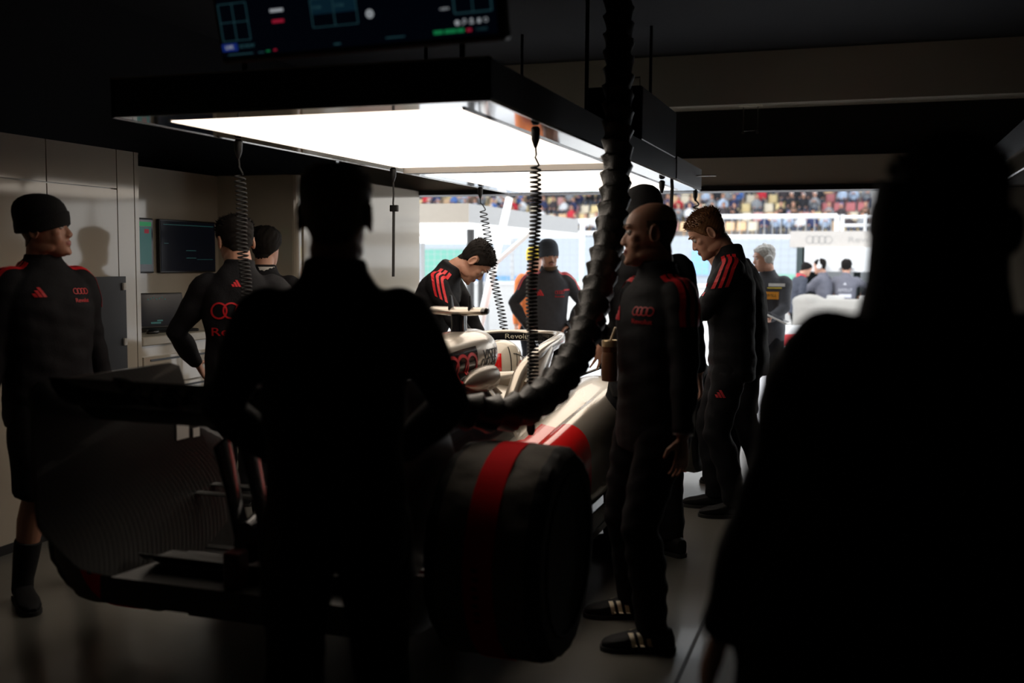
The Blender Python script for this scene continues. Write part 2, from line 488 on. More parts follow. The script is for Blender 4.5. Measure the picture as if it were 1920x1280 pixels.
        link('hair', hb.mesh('hair', [hairm], True, False), root).modifiers.new('body', 'SOLIDIFY').thickness = -.002
    if beanie:
        bm_ = MB(); rg = head_rings(.011, .118, 9, 30)
        rg = [[hx(p) for p in r] for r in rg]
        top = [[hx((p.x*k, (p.y+.03)*k - .03, z)) for p in head_rings(.011, .2245, .2255, 30)[0]] for k, z in ((1.15, .238), (.75, .2475), (.25, .251))]
        # cap body: loose crown above the fold
        crown = []
        for z, sc_ in ((.150, 1.0), (.170, 1.0), (.190, .985), (.210, .93), (.228, .82), (.243, .64), (.253, .40), (.257, .15)):
            crown.append([hx((.0865*sc_*cos(2*pi*k/36)*(1 + .012*cos(18*2*pi*k/36)), -.006 - .012*(z-.15)/.1 + .109*sc_*sin(2*pi*k/36), z)) for k in range(36)])
        bm_.loft(crown, 0)
        bo_ = bm_.build('beanie', beanie, root)
        fd_ = MB(); fold = []
        for z, r_ in ((.100, .0005), (.104, .005), (.130, .0065), (.150, .0055), (.157, .003), (.158, -.004)):
            q = []
            for k in range(36):
                a_ = 2*pi*k/36
                zz = z + .024*max(0, sin(a_))**1.5
                q.append(hx(((.083 + r_)*cos(a_), -.004 + (.1045 + r_)*sin(a_), zz)))
            fold.append(q)
        fd_.loft(fold, 0, cap=False); inner = [[(p - Ho)*.985 + Ho for p in r] for r in fold]
        fd_.loft(inner, 0, cap=False)
        fd_.build('beanie_fold', beanie, bo_)
    if headset:
        hsb = MB()
        pts = [hx((.092*cos(t), -.015, .115 + .135*sin(t))) for t in [pi*k/20 for k in range(21)]]
        hsb.tube(pts, [(.012, .004)]*21, 8, flat=Rh @ V((0, 1, 0)))
        ho = hsb.build('headset_band', headset, root)
        for q in (1, -1):
            cup = MB(); cup.lathe([(.018, -.012), (.036, -.010), (.041, 0), (.040, .014), (.030, .024), (.012, .027)], 'X', 20, mat=HM @ M.Translation((.088*q, -.012, .105)) @ M.Scale(q, 4, (1, 0, 0)))
            cup.build('ear_cup', headset, ho)
        mic = MB(); mic.tube([hx((.10, -.01, .09)), hx((.09, .05, .055)), hx((.05, .105, .045)), hx((.02, .118, .046))], .0035, 6); mic.ell(hx((.015, .119, .046)), (.009,)*3, 8, 6)
        mic.build('microphone', headset, ho)
    # ---------------- clothes
    def cloth(name, mb, m, v, seed, amp=.004, it=14):
        me = bake(mb, v, it); wrinkle(me, amp, 1, seed); me.name = name; me.materials.append(m)
        o = link(name, me, root); out[name] = o
        out[name+'_bvh'] = BVHTree.FromPolygons([v_.co.copy() for v_ in me.vertices], [tuple(p.vertices) for p in me.polygons])
        return o
    cv = max(.008, vox*1.4)
    seed = int(abs(px)*3 + depth*100) % 9999
    mb = MB()
    J = [(.79, .176, .128, -.005), (.84, .183, .133, -.005), (.95, .180, .130, -.003), (1.08, .172, .126, .003), (1.2, .182, .132, .005), (1.32, .192, .136, .003), (1.39, .188, .124, 0), (1.435, .172, .108, -.003), (1.475, .135, .092, -.006), (1.505, .100, .082, -.008), (1.53, .082, .076, -.008)]
    torso(mb, J)
    if collar: mb.loft([[up(.085*cos(2*pi*k/18), -.008 + .080*sin(2*pi*k/18), 1.47) for k in range(18)], [up(.080*cos(2*pi*k/18), -.004 + .078*sin(2*pi*k/18), 1.535) for k in range(18)], [up(.079*cos(2*pi*k/18), -.006 + .077*sin(2*pi*k/18), 1.565) for k in range(18)]])
    for i in (0, 1):
        s_, e, w = armj[i]
        q = s_ + (up(0, 0, 1.41) - s_).normalized()*.07
        mb.ell(s_ + (up(0, 0, 1.40) - s_).normalized()*.012, (.070*bulk,)*3, 14, 10)
        mb.tube([s_ + (s_-e)*.06, s_.lerp(e, .15), s_.lerp(e, .4), s_.lerp(e, .75), e, e.lerp(w, .3), e.lerp(w, .75), e.lerp(w, .97)], [.066*bulk, .074*bulk, .066*bulk, .060, .057, .056, .046, .040], 14)
    cloth('jacket', mb, jm, cv, seed, .0045)
    mb = MB()
    P_ = [(.78, .12, .10, -.005), (.84, .168, .122, -.005), (.92, .172, .122, -.005), (1.02, .158, .114, 0)]
    torso(mb, P_)
    for i in (0, 1):
        h_, k_, a_ = legj[i]; sg = 1 - 2*i
        if shorts:
            mb.tube([h_ + V((-.015*sg, 0, .05)), h_.lerp(k_, .15), h_.lerp(k_, .6), h_.lerp(k_, 1.0), k_.lerp(a_, .02)], [.098, .104, .100, .094, .092], 16)
        else:
            fd = V((sin(radians(feet[i][2])), cos(radians(feet[i][2])), 0))
            mb.tube([h_ + V((-.012*sg, 0, .05)), h_.lerp(k_, .15), h_.lerp(k_, .6), k_, k_.lerp(a_, .35) - fd*.01, k_.lerp(a_, .75), a_ + V((0, 0, -.025))], [.096, .100, .090, .079, .080, .070, .066], 16)
    cloth('shorts' if shorts else 'trousers', mb, tm, cv, seed+1, .005)
    if shorts:
        for i in (0, 1):
            h_, k_, a_ = legj[i]; sk_ = MB(); sk_.tube([k_.lerp(a_, .52), k_.lerp(a_, .7), k_.lerp(a_, .95), a_ - V((0, 0, .03))], [.058, .055, .046, .046], 14); sk_.build('sock', KNIT, root)
    # ---------------- shoes
    for i in (0, 1):
        a_ = legj[i][2]; fa = radians(feet[i][2]); lift = feet[i][3] if len(feet[i]) > 3 else 0
        Mx = M.Translation((a_.x, a_.y, lift)) @ M.Rotation(-fa, 4, 'Z')
        sb = MB(); rg = []
        for y, hw, zt in ((-.085, .022, .060), (-.075, .034, .088), (-.03, .038, .112), (.02, .040, .105), (.07, .044, .082), (.12, .049, .066), (.165, .045, .056), (.195, .030, .045), (.208, .014, .034)):
            rg.append([Mx @ V((hw*math.copysign(abs(cos(t))**.8, cos(t)), y, .016 + (zt-.016)*.5 + (zt-.016)*.5*math.copysign(abs(sin(t))**.7, sin(t)))) for t in [2*pi*k/16 for k in range(16)]])
        sb.loft(rg); so = sb.build('shoe', SHOEB, root)
        sl = MB(); rg = []
        outl = [(-.090, .020), (-.08, .034), (-.03, .038), (.03, .039), (.08, .046), (.125, .051), (.17, .046), (.2, .032), (.214, .012)]
        pl = [(w_, y) for y, w_ in outl] + [(-w_, y) for y, w_ in outl[::-1]]
        sl.loft([[Mx @ V((x, y, z)) for x, y in pl] for z in (.001, .02)])
        sl.build('sole', RUBBER, so)
        out['shoe%d' % i] = (so, Mx)
    return out

def emblem(P, name, g, xs, side, m=None, cloth='jacket', wide=None, up_dir=None, label=None, spin=0, zup=None):
    """mark on front (side=1), back (-1) of a jacket at (x, s)"""
    x, s = xs
    c = P['up'](x, side*.1, s); R = P['RR'](s)
    nv = R @ V((x*1.2, side, 0)); upv = R @ V((0, 0, 1))
    return lay(name, g, P[cloth+'_bvh'], c + nv.normalized()*.05, nv, upv, m or RED, P[cloth], .003, .25, label, spin)

def shoulder_stripes(P, i, n=3, m=None):
    """three long bands over one shoulder (0 = own right)"""
    s_, e, w = P['arm'][i]; sg = 1 - 2*i
    R = P['RR'](1.44)
    for k in range(n):
        y = (k - (n-1)/2)*.034
        vs, fs = [], []
        a = P['up'](.085*sg, y*.9, 1.50); b = s_ + R @ V((.03*sg, y, .03)); c = s_.lerp(e, .42) + (R @ V((sg*.06, y*1.1, 0)))
        pts = []
        for t in np.linspace(0, 1, 16):
            p = a.lerp(b, t*2) if t < .5 else b.lerp(c, t*2-1)
            ax = s_.lerp(e, max(0, t - .5)*.84) if t > .5 else P['up'](.04*sg, 0, 1.40).lerp(s_, t*2)
            pts.append((p, ax))
        fwd = R @ V((0, 1, 0))
        for p, ax in pts:
            nv = (p - ax); nv = (nv - fwd*nv.dot(fwd)); nv.normalize()
            for o in (-.010, .010):
                q = p + fwd*o + nv*.15
                h = P['jacket_bvh'].ray_cast(q, -nv, .35)
                vs.append(h[0] + h[1]*.003 if h[0] is not None else p)
        for j in range(len(pts)-1): fs.append((2*j, 2*j+1, 2*j+3, 2*j+2))
        me = bpy.data.meshes.new('shoulder_stripe'); me.from_pydata([tuple(v) for v in vs], [], fs); me.materials.append(m or RED)
        o = link('shoulder_stripe', me, P['jacket']); q = o.modifiers.new('t', 'SOLIDIFY'); q.thickness = .0012
# ------------------------------------------------------------------ the garage
def struct(name, mb, mats): return tag(mb.build(name, mats, None, None, False), kind='structure')
FLOOR = mat('grey_epoxy_floor', (.13, .125, .11), .28, var=.18, scale=1.3, bump=.06, bscale=9, coat=.12)
DARKW = mat('dark_grey_wall', (.045, .045, .045), .5, scale=3)
GREYW = mat('grey_wall', (.42, .41, .37), .35, scale=3)
VOID = mat('black_ceiling', (.006, .006, .008), .9)
FASC = mat('grey_fascia', (.68, .64, .55), .4, scale=2)
DOOR_Y = 9.3
PIT = mat('pit_lane_concrete', (.62, .63, .65), .6, var=.12, scale=.6)

struct('floor', MB().box((-5.2, -2.2, -.1), (5.2, DOOR_Y, 0)), FLOOR)
struct('ground', MB().box((-60, DOOR_Y, -.12), (60, 110, -.005)), PIT)
struct('ceiling', MB().box((-5.2, -2.2, 3.3), (5.2, DOOR_Y + .3, 3.5)), VOID)
struct('wall_back', MB().box((-5.2, -2.2, 0), (5.2, -2.0, 3.3)), DARKW)
struct('wall_right', MB().box((5.0, -2.0, 0), (5.2, DOOR_Y, 3.3)), DARKW)
struct('wall_outer_left', MB().box((-5.2, -2.0, 0), (-5.0, DOOR_Y, 3.3)), VOID)
# glossy partition on the left with grooved panels (plane X = -4.2)
H0 = 2.18
wl = MB(); wl.box((-4.78, -2.0, 0), (-4.225, 5.30, H0))
ys = [-2.0, 1.6, 3.1, 4.556, 5.115, 5.268, 5.312]
g = .004
for i in range(len(ys)-1):
    if i < 4:
        wl.box((-4.225, ys[i]+g, .0), (-4.2, ys[i+1]-g, 1.945)); wl.box((-4.225, ys[i]+g, 1.945+2*g), (-4.2, ys[i+1]-g, H0))
    else: wl.box((-4.225, ys[i]+g, .0), (-4.2, ys[i+1]-g, H0))
struct('wall_left', wl, WHITEP)
struct('wall_recess', MB().box((-5.0, 5.30, 0), (-4.8, 7.0, H0)).box((-4.999, 5.3, H0-.012), (-4.2, 5.312, H0)), WHITEP)
wf = MB(); wf.box((-5.0, 7.0, 0), (-4.14, 7.12, H0)); wf.tube([(-4.15, 7.05, 0), (-4.15, 7.05, H0)], .05, 16); wf.box((-4.9, 7.1, 0), (-4.1, DOOR_Y, H0+.02))
struct('wall_far_left', wf, WHITEP)
struct('baseboard_left', MB().box((-4.2, -2, .0), (-4.192, 5.3, .05)), BLACK)
# the front: fascia above the door opening, black housing, upper beam
DX0, DX1 = -4.1, .72
struct('wall_front', MB().box((DX1, DOOR_Y, 0), (5.0, DOOR_Y + .25, 2.16)), GREYW)
struct('trim_fascia', MB().box((-4.9, DOOR_Y, 2.205), (5.0, DOOR_Y + .25, 2.45)), FASC)
struct('trim_lip', MB().box((-4.9, DOOR_Y-.02, 2.16), (5.0, DOOR_Y + .25, 2.205)), BLACK)
struct('trim_housing', MB().box((-5.0, DOOR_Y+.05, 2.45), (5.0, DOOR_Y + .25, 2.87)), MATTE)
struct('trim_beam', MB().box((-5.0, DOOR_Y-.25, 2.87), (5.0, DOOR_Y + .25, 3.3)), FASC)
struct('trim_jamb', MB().box((DX1, DOOR_Y-.02, 0), (DX1+.12, DOOR_Y, 2.16)), BLACK)
struct('trim_threshold', MB().box((DX0, DOOR_Y-.06, 0), (DX1, DOOR_Y+.02, .004)), BLACK)
FLOORLINE = mat('floor_line_tape', (.02, .02, .02), .5)
struct('trim_floor_line', MB().box((-.62, 2.0, .0), (-.605, 9.2, .002)), FLOORLINE)

# ------------------------------------------------------------------ overhead lights
LGLOW = mat('lit_diffuser', (.9, .88, .85), .4, emit=(1, .87, .73), es=2.4)
LOFF = mat('unlit_diffuser', (.09, .09, .09), .35)
HOUSE = mat('dark_blue_housing', (.012, .014, .02), .4)
GLOSSF = mat('mirror_black_rim', (.05, .05, .052), .08, coat=1.0, spec=.9)
EDGE = mat('aluminium_edge', (.72, .70, .68), .22, metal=1)
ZL = 2.108
def overhead(name, label, x0, x1, y0, y1, lit, ytop=True):
    t = thing(name, label, 'light', ((x0+x1)/2, (y0+y1)/2, ZL))
    w, l = (x1-x0)/2, (y1-y0)/2; hb = .15; r = .16
    h = MB()
    h.box((-w, -l, .012), (w, -l+.02, hb)); h.box((-w, l-.02, .012), (w, l, hb)); h.box((-w, -l, .012), (-w+.02, l, hb)); h.box((w-.02, -l, .012), (w, l, hb))
    h.box((-w+.02, -l+.02, hb-.02), (w-.02, l-.02, hb))
    h.build('housing', HOUSE, t, None, False)
    rm = MB(); z0, z1 = .003, .012
    rm.box((-w+.012, -l+.012, z0), (w-.012, -l+r, z1)); rm.box((-w+.012, l-r, z0), (w-.012, l-.012, z1)); rm.box((-w+.012, -l+r, z0), (-w+r, l-r, z1)); rm.box((w-r, -l+r, z0), (w-.012, l-r, z1))
    rm.build('rim', GLOSSF, t, None, False)
    for k, (a, b) in enumerate(((-l+r, -.02), (.05, l-r))):
        MB().box((-w+r, a, .004), (w-r, b, .02)).build('diffuser', LGLOW if lit else LOFF, t, None, False)
    MB().box((-w+r, -.03, -.03), (w-r, .05, .02)).build('divider', mat('grey_divider', (.32, .30, .28), .5), t, None, False)
    ed = MB()
    for s in (-1, 1):
        ed.box((s*w-.012 if s > 0 else -w, -l, 0), (w if s > 0 else -w+.012, l, .012)); ed.box((s*(w-r)-.006, -l+r, -.003), (s*(w-r)+.006, l-r, .004))
    ed.box((-w, -l, 0), (w, -l+.006, .012)); ed.box((-w, l-.012, 0), (w, l, .012))
    ed.build('edge_profile', EDGE, t, None, False)
    if lit: MB().box((-w, -l-.002, hb), (w, -l+.03, hb+.006)).build('top_lip', mat('dim_lip', (.35, .33, .28), .4), t, None, False)
    for sx in (-1, 1):
        for yy in (-l+.5, 0, l-.6):
            MB().tube([(sx*(w-.3), yy, hb), (sx*(w-.3), yy, 3.3-ZL)], .012, 8).build('hanger_rod', BLACK, t)
    bx = MB(); s0 = w if True else -w
    bx.rbox((w-.35, .15, hb), (w, 1.33, .47), .02); bx.build('control_box', HOUSE, t, None, False)
    hk = MB(); hk.tube([(w-.02, .17, .47), (w-.02, .17, .52), (w-.14, .17, .52), (w-.14, .17, .47)], .004, 6); hk.build('bracket', METAL, t)
    return t
OV = overhead('overhead_light', 'large glowing overhead light box hanging above the race car', -2.894, -1.275, 3.5, 8.46, True)
MB().box((.812, 1.34, .014), (.816, 2.48, .17)).build('daylit_side_overlay', mat('painted_daylight_grey', (.25, .25, .25), .35), OV, None, False)  # thin paler sheet paints the daylight on the dark housing side
pe = MB(); pe.tube([(.81, 2.2, .10), (.97, 2.2, .10)], .006, 8); pe.build('side_peg', METAL, OV)
overhead('overhead_light', 'unlit overhead light box at the right edge of the photo', .72, 2.34, 3.5, 8.46, False)

# ------------------------------------------------------------------ coiled air lines hanging from the light
def coil_line(label, p0, coil_z0, z1, rad, wire, turns, drift=(0, 0), plug=True, straight=False, name='coiled_air_line', group=None):
    t = thing(name, label, 'cable', p0, 0, group)
    L0 = p0[2]
    ck = MB(); ck.lathe([(.012, 0), (.02, -.01), (.018, -.055), (.008, -.085), (.005, -.09)], 'Z', 12); ck.build('strain_relief', PLAST, t)
    zc, ze = coil_z0 - L0, z1 - L0
    c = MB(); c.tube([(0, 0, -.08), (.004, 0, (zc-.08)/2), (drift[0]*.1, drift[1]*.1, zc + .03), (drift[0]*.1+rad*.7, drift[1]*.1, zc)], wire, 6); c.build('straight_lead', RUBBER, t)
    if not straight:
        h = MB(); n = int(turns*12); pts = []
        for i in range(n+1):
            q = i/n; a = 2*pi*turns*q
            # turns sit closer together towards the bottom
            z = zc + (ze-zc)*(q**.92)
            k = min(1, i/8)
            cx, cy = drift[0]*(.1 + .9*q) + .006*sin(q*9), drift[1]*(.1+.9*q)
            pts.append((cx + rad*cos(a)*k + rad*.7*(1-k), cy + rad*sin(a)*k, z))
        h.tube(pts, wire, 6); h.build('coil', RUBBER, t)
    else:
        h = MB(); h.tube([(drift[0]*.1+rad*.7, drift[1]*.1, zc), (drift[0], drift[1], ze)], wire*1.5, 8); h.build('cord', RUBBER, t)
        s = MB(); s.rbox((drift[0]-.02, drift[1]-.012, zc - .02), (drift[0]+.035, drift[1]+.012, zc + .02), .006); s.build('switch', PLAST, t)
    if plug:
        k = MB(); mx = M.Translation((drift[0], drift[1], ze))
        k.lathe([(.004, .01), (.013, 0), (.015, -.05), (.019, -.06), (.019, -.16), (.012, -.18)], 'Z', 12, mat=mx); k.build('connector', PLAST, t)
    return t
coil_line('coiled black air line hanging before the man with the red rings on his back', (-2.83, 4.3, ZL), 1.95, 1.36, .024, .0042, 30, (.03, 0))
coil_line('straight black cord with a switch hanging between two coiled lines', (-2.77, 5.88, ZL), 1.86, 1.44, .006, .006, 1, (.0, .0), False, True, 'power_cord')
coil_line('thin coiled air line hanging in front of the stooping man\'s face', (-2.84, 7.6, ZL), 1.94, 1.02, .030, .0045, 30, (.22, -.06))
coil_line('long coiled air line hanging beside the fabric duct, in front of the halo', (-1.33, 4.22, ZL), 1.95, .98, .022, .0048, 58, (-.01, 0))
coil_line('short coiled air line hanging above the red-haired man', (-1.29, 8.3, ZL), 2.0, 1.70, .034, .006, 7, (.03, 0), False)
st = thing('hanging_strap', 'black strap hanging from the far end of the light behind the headset man\'s cap', 'cable', (-1.30, 7.25, ZL))
MB().tube([(0, 0, .12), (.012, 0, -.05), (.008, 0, -.2), (-.05, 0, -.42)], [(.012, .005)]*4, 8).build('webbing', RUBBER, st)
MB().lathe([(.01, 0), (.022, -.01), (.02, -.05), (.008, -.09)], 'Z', 12, mat=M.Translation((-.06, 0, 0))).build('strain_relief', PLAST, st)

# ------------------------------------------------------------------ fabric cooling duct
DUCT = mat('black_duct_fabric', (.016, .015, .013), .38, var=.2, scale=30, bump=.2, bscale=120)
dp = [at(1160, -60, 4.75), at(1160, 60, 4.75), at(1159, 170, 4.72), at(1157, 290, 4.7), at(1150, 390, 4.62), at(1135, 480, 4.5), at(1115, 560, 4.38), at(1090, 640, 4.22), at(1052, 708, 4.08), at(1000, 755, 3.95), at(940, 775, 3.86), at(870, 768, 3.8), at(790, 745, 3.78), at(700, 730, 3.8), at(600, 735, 3.86), at(540, 760, 3.9)]
def spline(pts, n):
    out = []
    for i in range(len(pts)-1):
        p0, p1, p2, p3 = pts[max(i-1, 0)], pts[i], pts[i+1], pts[min(i+2, len(pts)-1)]
        for k in range(n):
            t = k/n; out.append(.5*((2*p1) + (p2-p0)*t + (2*p0-5*p1+4*p2-p3)*t*t + (3*p1-p0-3*p2+p3)*t**3))
    out.append(pts[-1]); return out
dt = thing('cooling_duct', 'black ribbed fabric cooling duct hanging from the ceiling down to the race car', 'duct', dp[0])
cl = spline([p - dp[0] for p in dp], 26)
n = 40; rings = []; u = V((1, 0, 0)); s = 0; rr = random.Random(3)
for i, p in enumerate(cl):
    T = (cl[min(i+1, len(cl)-1)] - cl[max(i-1, 0)]).normalized()
    if i: s += (p - cl[i-1]).length
    u = (u - T*u.dot(T)).normalized(); w = T.cross(u); ring = []
    for k in range(n):
        a = 2*pi*k/n
        ph = (s/.082 + a/(2*pi)) % 1.0
        prof = (1 - ph)**1.6 if ph > .12 else ph/.12*.82
        fold = .35*sin(3*a + s*31) + .25*sin(5*a - s*47)
        R = .064 + .024*(prof - .35) + .007*fold*(1-prof)
        ring.append(p + (u*cos(a) + w*sin(a))*R)
    rings.append(ring)
db = MB(); db.loft(rings); db.build('duct_hose', DUCT, dt)
cf = MB(); d0 = (cl[-1] - cl[-3]).normalized(); cf.tube([cl[-1] - d0*.05, cl[-1] + d0*.02], .078, 24); cf.build('end_collar', PLAST, dt)
cf = MB(); cf.tube([cl[0], cl[0] + V((0, 0, max(.05, 3.3 - dp[0].z)))], .07, 24); cf.build('ceiling_spigot', PLAST, dt)

# ------------------------------------------------------------------ hanging timing monitor
SCR = mat('screen_off_black', (.004, .006, .012), .18, emit=(.01, .03, .09), es=.02)
S_CY = mat('screen_cyan', (.0, .0, .0), .4, emit=(.10, .32, .38), es=.11)
S_BL = mat('screen_blue', (.0, .0, .0), .4, emit=(.02, .06, .45), es=.24)
S_PAN = mat('screen_panel_blue', (.0, .0, .0), .4, emit=(.02, .10, .17), es=.1)
S_WH = mat('screen_white', (.0, .0, .0), .4, emit=(.75, .80, .85), es=.32)
S_RD = mat('screen_red', (.0, .0, .0), .4, emit=(.6, .02, .06), es=.35)
S_GN = mat('screen_green', (.0, .0, .0), .4, emit=(.02, .50, .16), es=.25)
S_TEAL = mat('screen_teal', (.0, .0, .0), .4, emit=(.05, .22, .20), es=.25)
def flat(name, g, m, parent, y=-.004):
    return lay(name, g, None, (0, y, 0), (0, -1, 0), (0, 0, 1), m, parent, .0005)
mo = thing('hanging_monitor', 'timing monitor hanging from the ceiling above the light box, facing the back of the garage', 'monitor', (-1.394, 2.7, 2.15), radians(-5))
MW, MH = .90, .52
sm_ = MB(); sm_.rbox((-MW/2-.02, 0, -.02), (MW/2+.02, .05, MH+.02), .015)
scr = sm_.build('casing', PLAST, mo); scr.rotation_euler = (radians(14), 0, 0)
sp = MB().box((-MW/2, -.003, 0), (MW/2, 0, MH)).build('display', SCR, scr, None, False)
def mr(x, y, w, h): return rect2(w, h, x, y, 1, 1)
def PXm(px, py):  # position on the picture of the display, measured on the photograph
    return ((px - 678)/530*MW, (100 - py - (px-415)*.0914)/115*.115*MW*1.02)
def frame2(x0, z0, x1, z1, t=.002): return merge2([mr((x0+x1)/2, z0, x1-x0, t), mr((x0+x1)/2, z1, x1-x0, t), mr(x0, (z0+z1)/2, t, z1-z0), mr(x1, (z0+z1)/2, t, z1-z0)])
hw = MW/2
flat('grid_lines', merge2([frame2(-hw+.005, .045, -hw+.105, .15), mr(-hw+.055, .0975, .002, .105), mr(-hw+.055, .0975, .10, .002)]), S_CY, sp)
flat('live_badge', mr(-hw+.025, .027, .055, .022), S_BL, sp); flat('live_text', shift2(text2('LIVE', .011, 0), -hw+.025, .027), S_WH, sp, -.006)
flat('review_text', shift2(text2('REVIEW', .011, 0), -hw+.088, .027), S_CY, sp, -.005)
flat('status_pill', mr(-.24, .118, .045, .009), S_WH, sp); flat('alert_pill', mr(-.24, .088, .04, .009), S_RD, sp)
flat('timing_panel', merge2([mr(-.085, .115, .07, .04), mr(-.01, .115, .07, .04)]), S_PAN, sp)
flat('timing_lines', merge2([frame2(-.122, .06, .028, .137), mr(-.047, .098, .002, .075)]), S_CY, sp, -.005)
flat('star_text', merge2([shift2(text2('STAR', .009, 0), -.10, .113), shift2(text2('STAR', .009, 0), -.025, .113)]), S_CY, sp, -.007)
flat('round_dial', merge2([annulus(.068, .082, .012, .005, 20), annulus(.068, .082, .006, .003, 14)]), S_WH, sp)
flat('upper_grid', merge2([frame2(.33, .06, hw-.01, .16, .003), mr(.385, .11, .002, .1)]), S_CY, sp)
flat('number_text', shift2(text2('+0.0074', .006, 0), .30, .075), S_WH, sp)
flat('toolbar_icons', merge2([annulus(.335, .036, .007, .007, 12), annulus(.357, .039, .006, .002, 12), mr(.351, .031, .006, .002), annulus(.378, .041, .004, .004, 10), mr(.378, .033, .012, .004), mr(.40, .037, .008, .012), annulus(.42, .038, .006, .0015, 12)]), S_WH, sp)
flat('green_bar', merge2([mr(.275, .016, .028, .010), mr(.312, .016, .035, .010), mr(.343, .016, .02, .010)]), S_GN, sp)
flat('red_badge', mr(.368, .015, .014, .008), S_RD, sp); flat('clock_text', shift2(text2('11:36:23', .007, 0), .405, .015), S_CY, sp)
flat('footer_text', merge2([mr(-hw+.06, .006, .09, .003), mr(-hw+.135, .006, .02, .003), mr(.14, .014, .06, .003), mr(-.05, .010, .022, .004)]), S_CY, sp)
flat('green_dot', mr(-hw+.16, .008, .012, .004), S_GN, sp); flat('red_dot', mr(-hw+.185, .009, .01, .005), S_RD, sp)
pole = MB(); pole.tube([(0, .16, MH*.5), (0, .16, 3.3-2.155)], .025, 12); pole.box((-.1, .05, MH*.35), (.1, .19, MH*.65)); pole.build('ceiling_mount', BLACK, mo)

# ------------------------------------------------------------------ things on and by the left wall
bd = thing('wall_board', 'black board on the glossy partition behind the man in the beanie', 'board', (-4.198, 4.85, 1.16))
MB().box((0, -.30, -.275), (.018, .30, .275)).build('panel', mat('board_black', (.006, .006, .008), .5), bd, None, False)
MB().box((0, -.31, -.285), (.014, .31, -.275)).build('bottom_frame', METAL, bd, None, False)
for z in (.215, -.115): MB().rbox((0, .265, z-.022), (.03, .292, z+.022), .006).build('clip', FABW, bd)
tag(MB().box((-4.2005, 4.72, .83), (-4.197, 4.90, .86)).build('label_strip', mat('paper_label', (.8, .78, .74), .6), None, None, False), 'small white paper label strip on the partition below the black board', 'label')
def wall_screen(label, y0, y1, z0, z1, marks):
    t = thing('wall_monitor', label, 'monitor', (-4.795, (y0+y1)/2, (z0+z1)/2), pi/2)
    w, h = (y1-y0)/2, (z1-z0)/2
    MB().rbox((-w-.012, -.03, -h-.012), (w+.012, 0, h+.012), .008).build('casing', PLAST, t)
    d = MB().box((-w, -.034, -h), (w, -.03, h)).build('display', SCR, t, None, False)
    for g_, m_, nm in marks: lay(nm, g_, None, (0, -.035, 0), (0, -1, 0), (0, 0, 1), m_, d, .0008)
    return t
wall_screen('dark monitor on the recess wall left of the man with red rings on his back', 6.25, 6.9, 1.45, 1.81, [
    (merge2([mr(-.0, .155, .6, .003), mr(-.27, .02, .05, .003), mr(.02, -.03, .12, .003), mr(.02, -.085, .12, .003), mr(.19, -.095, .2, .002)]), S_TEAL, 'timing_lines')])
wall_screen('monitor with a green header half hidden by the partition edge', 5.62, 6.16, 1.45, 1.81, [
    (mr(0, .15, .5, .03), S_GN, 'green_header'), (mr(.10, 0, .3, .26), S_TEAL, 'teal_field'), (mr(.2, .10, .05, .03), S_RD, 'red_mark')])
sm = thing('small_monitor', 'small bright screen on the end wall beyond the second dark-haired man', 'monitor', at(503, 437, 7.75))
MB().rbox((-.05, 0, -.04), (.05, .03, .04), .005).build('casing', PLAST, sm); MB().box((-.044, -.004, -.034), (.044, 0, .034)).build('display', S_TEAL, sm, None, False)
# drawer cabinet in the recess
cb = thing('drawer_cabinet', 'off-white drawer cabinet standing in the wall recess', 'cabinet', (-4.5, 5.7, 0))
MB().box((-.29, -.37, .04), (.27, .36, 1.0)).build('body', WHITEP, cb, None, False)
MB().box((-.27, -.35, 0), (.24, .34, .04)).build('plinth', BLACK, cb, None, False)
MB().rbox((-.29, -.38, 1.0), (.30, .38, 1.055), .012).build('worktop', mat('worktop_beige', (.5, .46, .38), .4), cb)
for z0, z1 in ((.06, .40), (.41, .74), (.75, .93)):
    dr = MB().rbox((.27, -.36, z0), (.288, .35, z1), .004).build('drawer', WHITEP, cb)
    MB().box((.288, -.30, z1-.03), (.293, .29, z1-.018)).build('drawer_pull', BLACK, dr, None, False)
lp = thing('laptop', 'dark laptop with a glowing screen on the drawer cabinet', 'laptop', (-4.52, 5.93, 1.055), radians(62))
MB().rbox((-.16, -.22, 0), (.16, 0, .018), .01).build('keyboard_base', PLAST, lp)
ld = MB().rbox((-.16, -.012, 0), (.16, 0, .24), .008).build('lid', PLAST, lp); ld.rotation_euler = (radians(-10), 0, 0); ld.location = (0, 0, .015)
ldd = MB().box((-.15, -.015, .015), (.15, -.012, .228)).build('display', SCR, ld, None, False)
lay('waveform', merge2([mr(-.09 + i*.02, .195 + .006*((i*7) % 3), .008, .008) for i in range(7)] + [mr(-.05, .035, .07, .012), mr(-.02, .05, .04, .01)]), None, (0, -.016, 0), (0, -1, 0), (0, 0, 1), S_TEAL, ldd, .0006)
ms = thing('computer_mouse', 'black mouse with a cable on the cabinet worktop', 'mouse', (-4.36, 5.62, 1.055))
mb_ = MB(); mb_.ell((0, 0, .012), (.032, .055, .02), 14, 8); mb_.build('shell', PLAST, ms)
MB().tube([(0, .05, .01), (-.05, .12, .006), (-.12, .02, .006), (-.2, -.1, .02), (-.28, -.16, .09)], .004, 6).build('cable', RUBBER, ms)
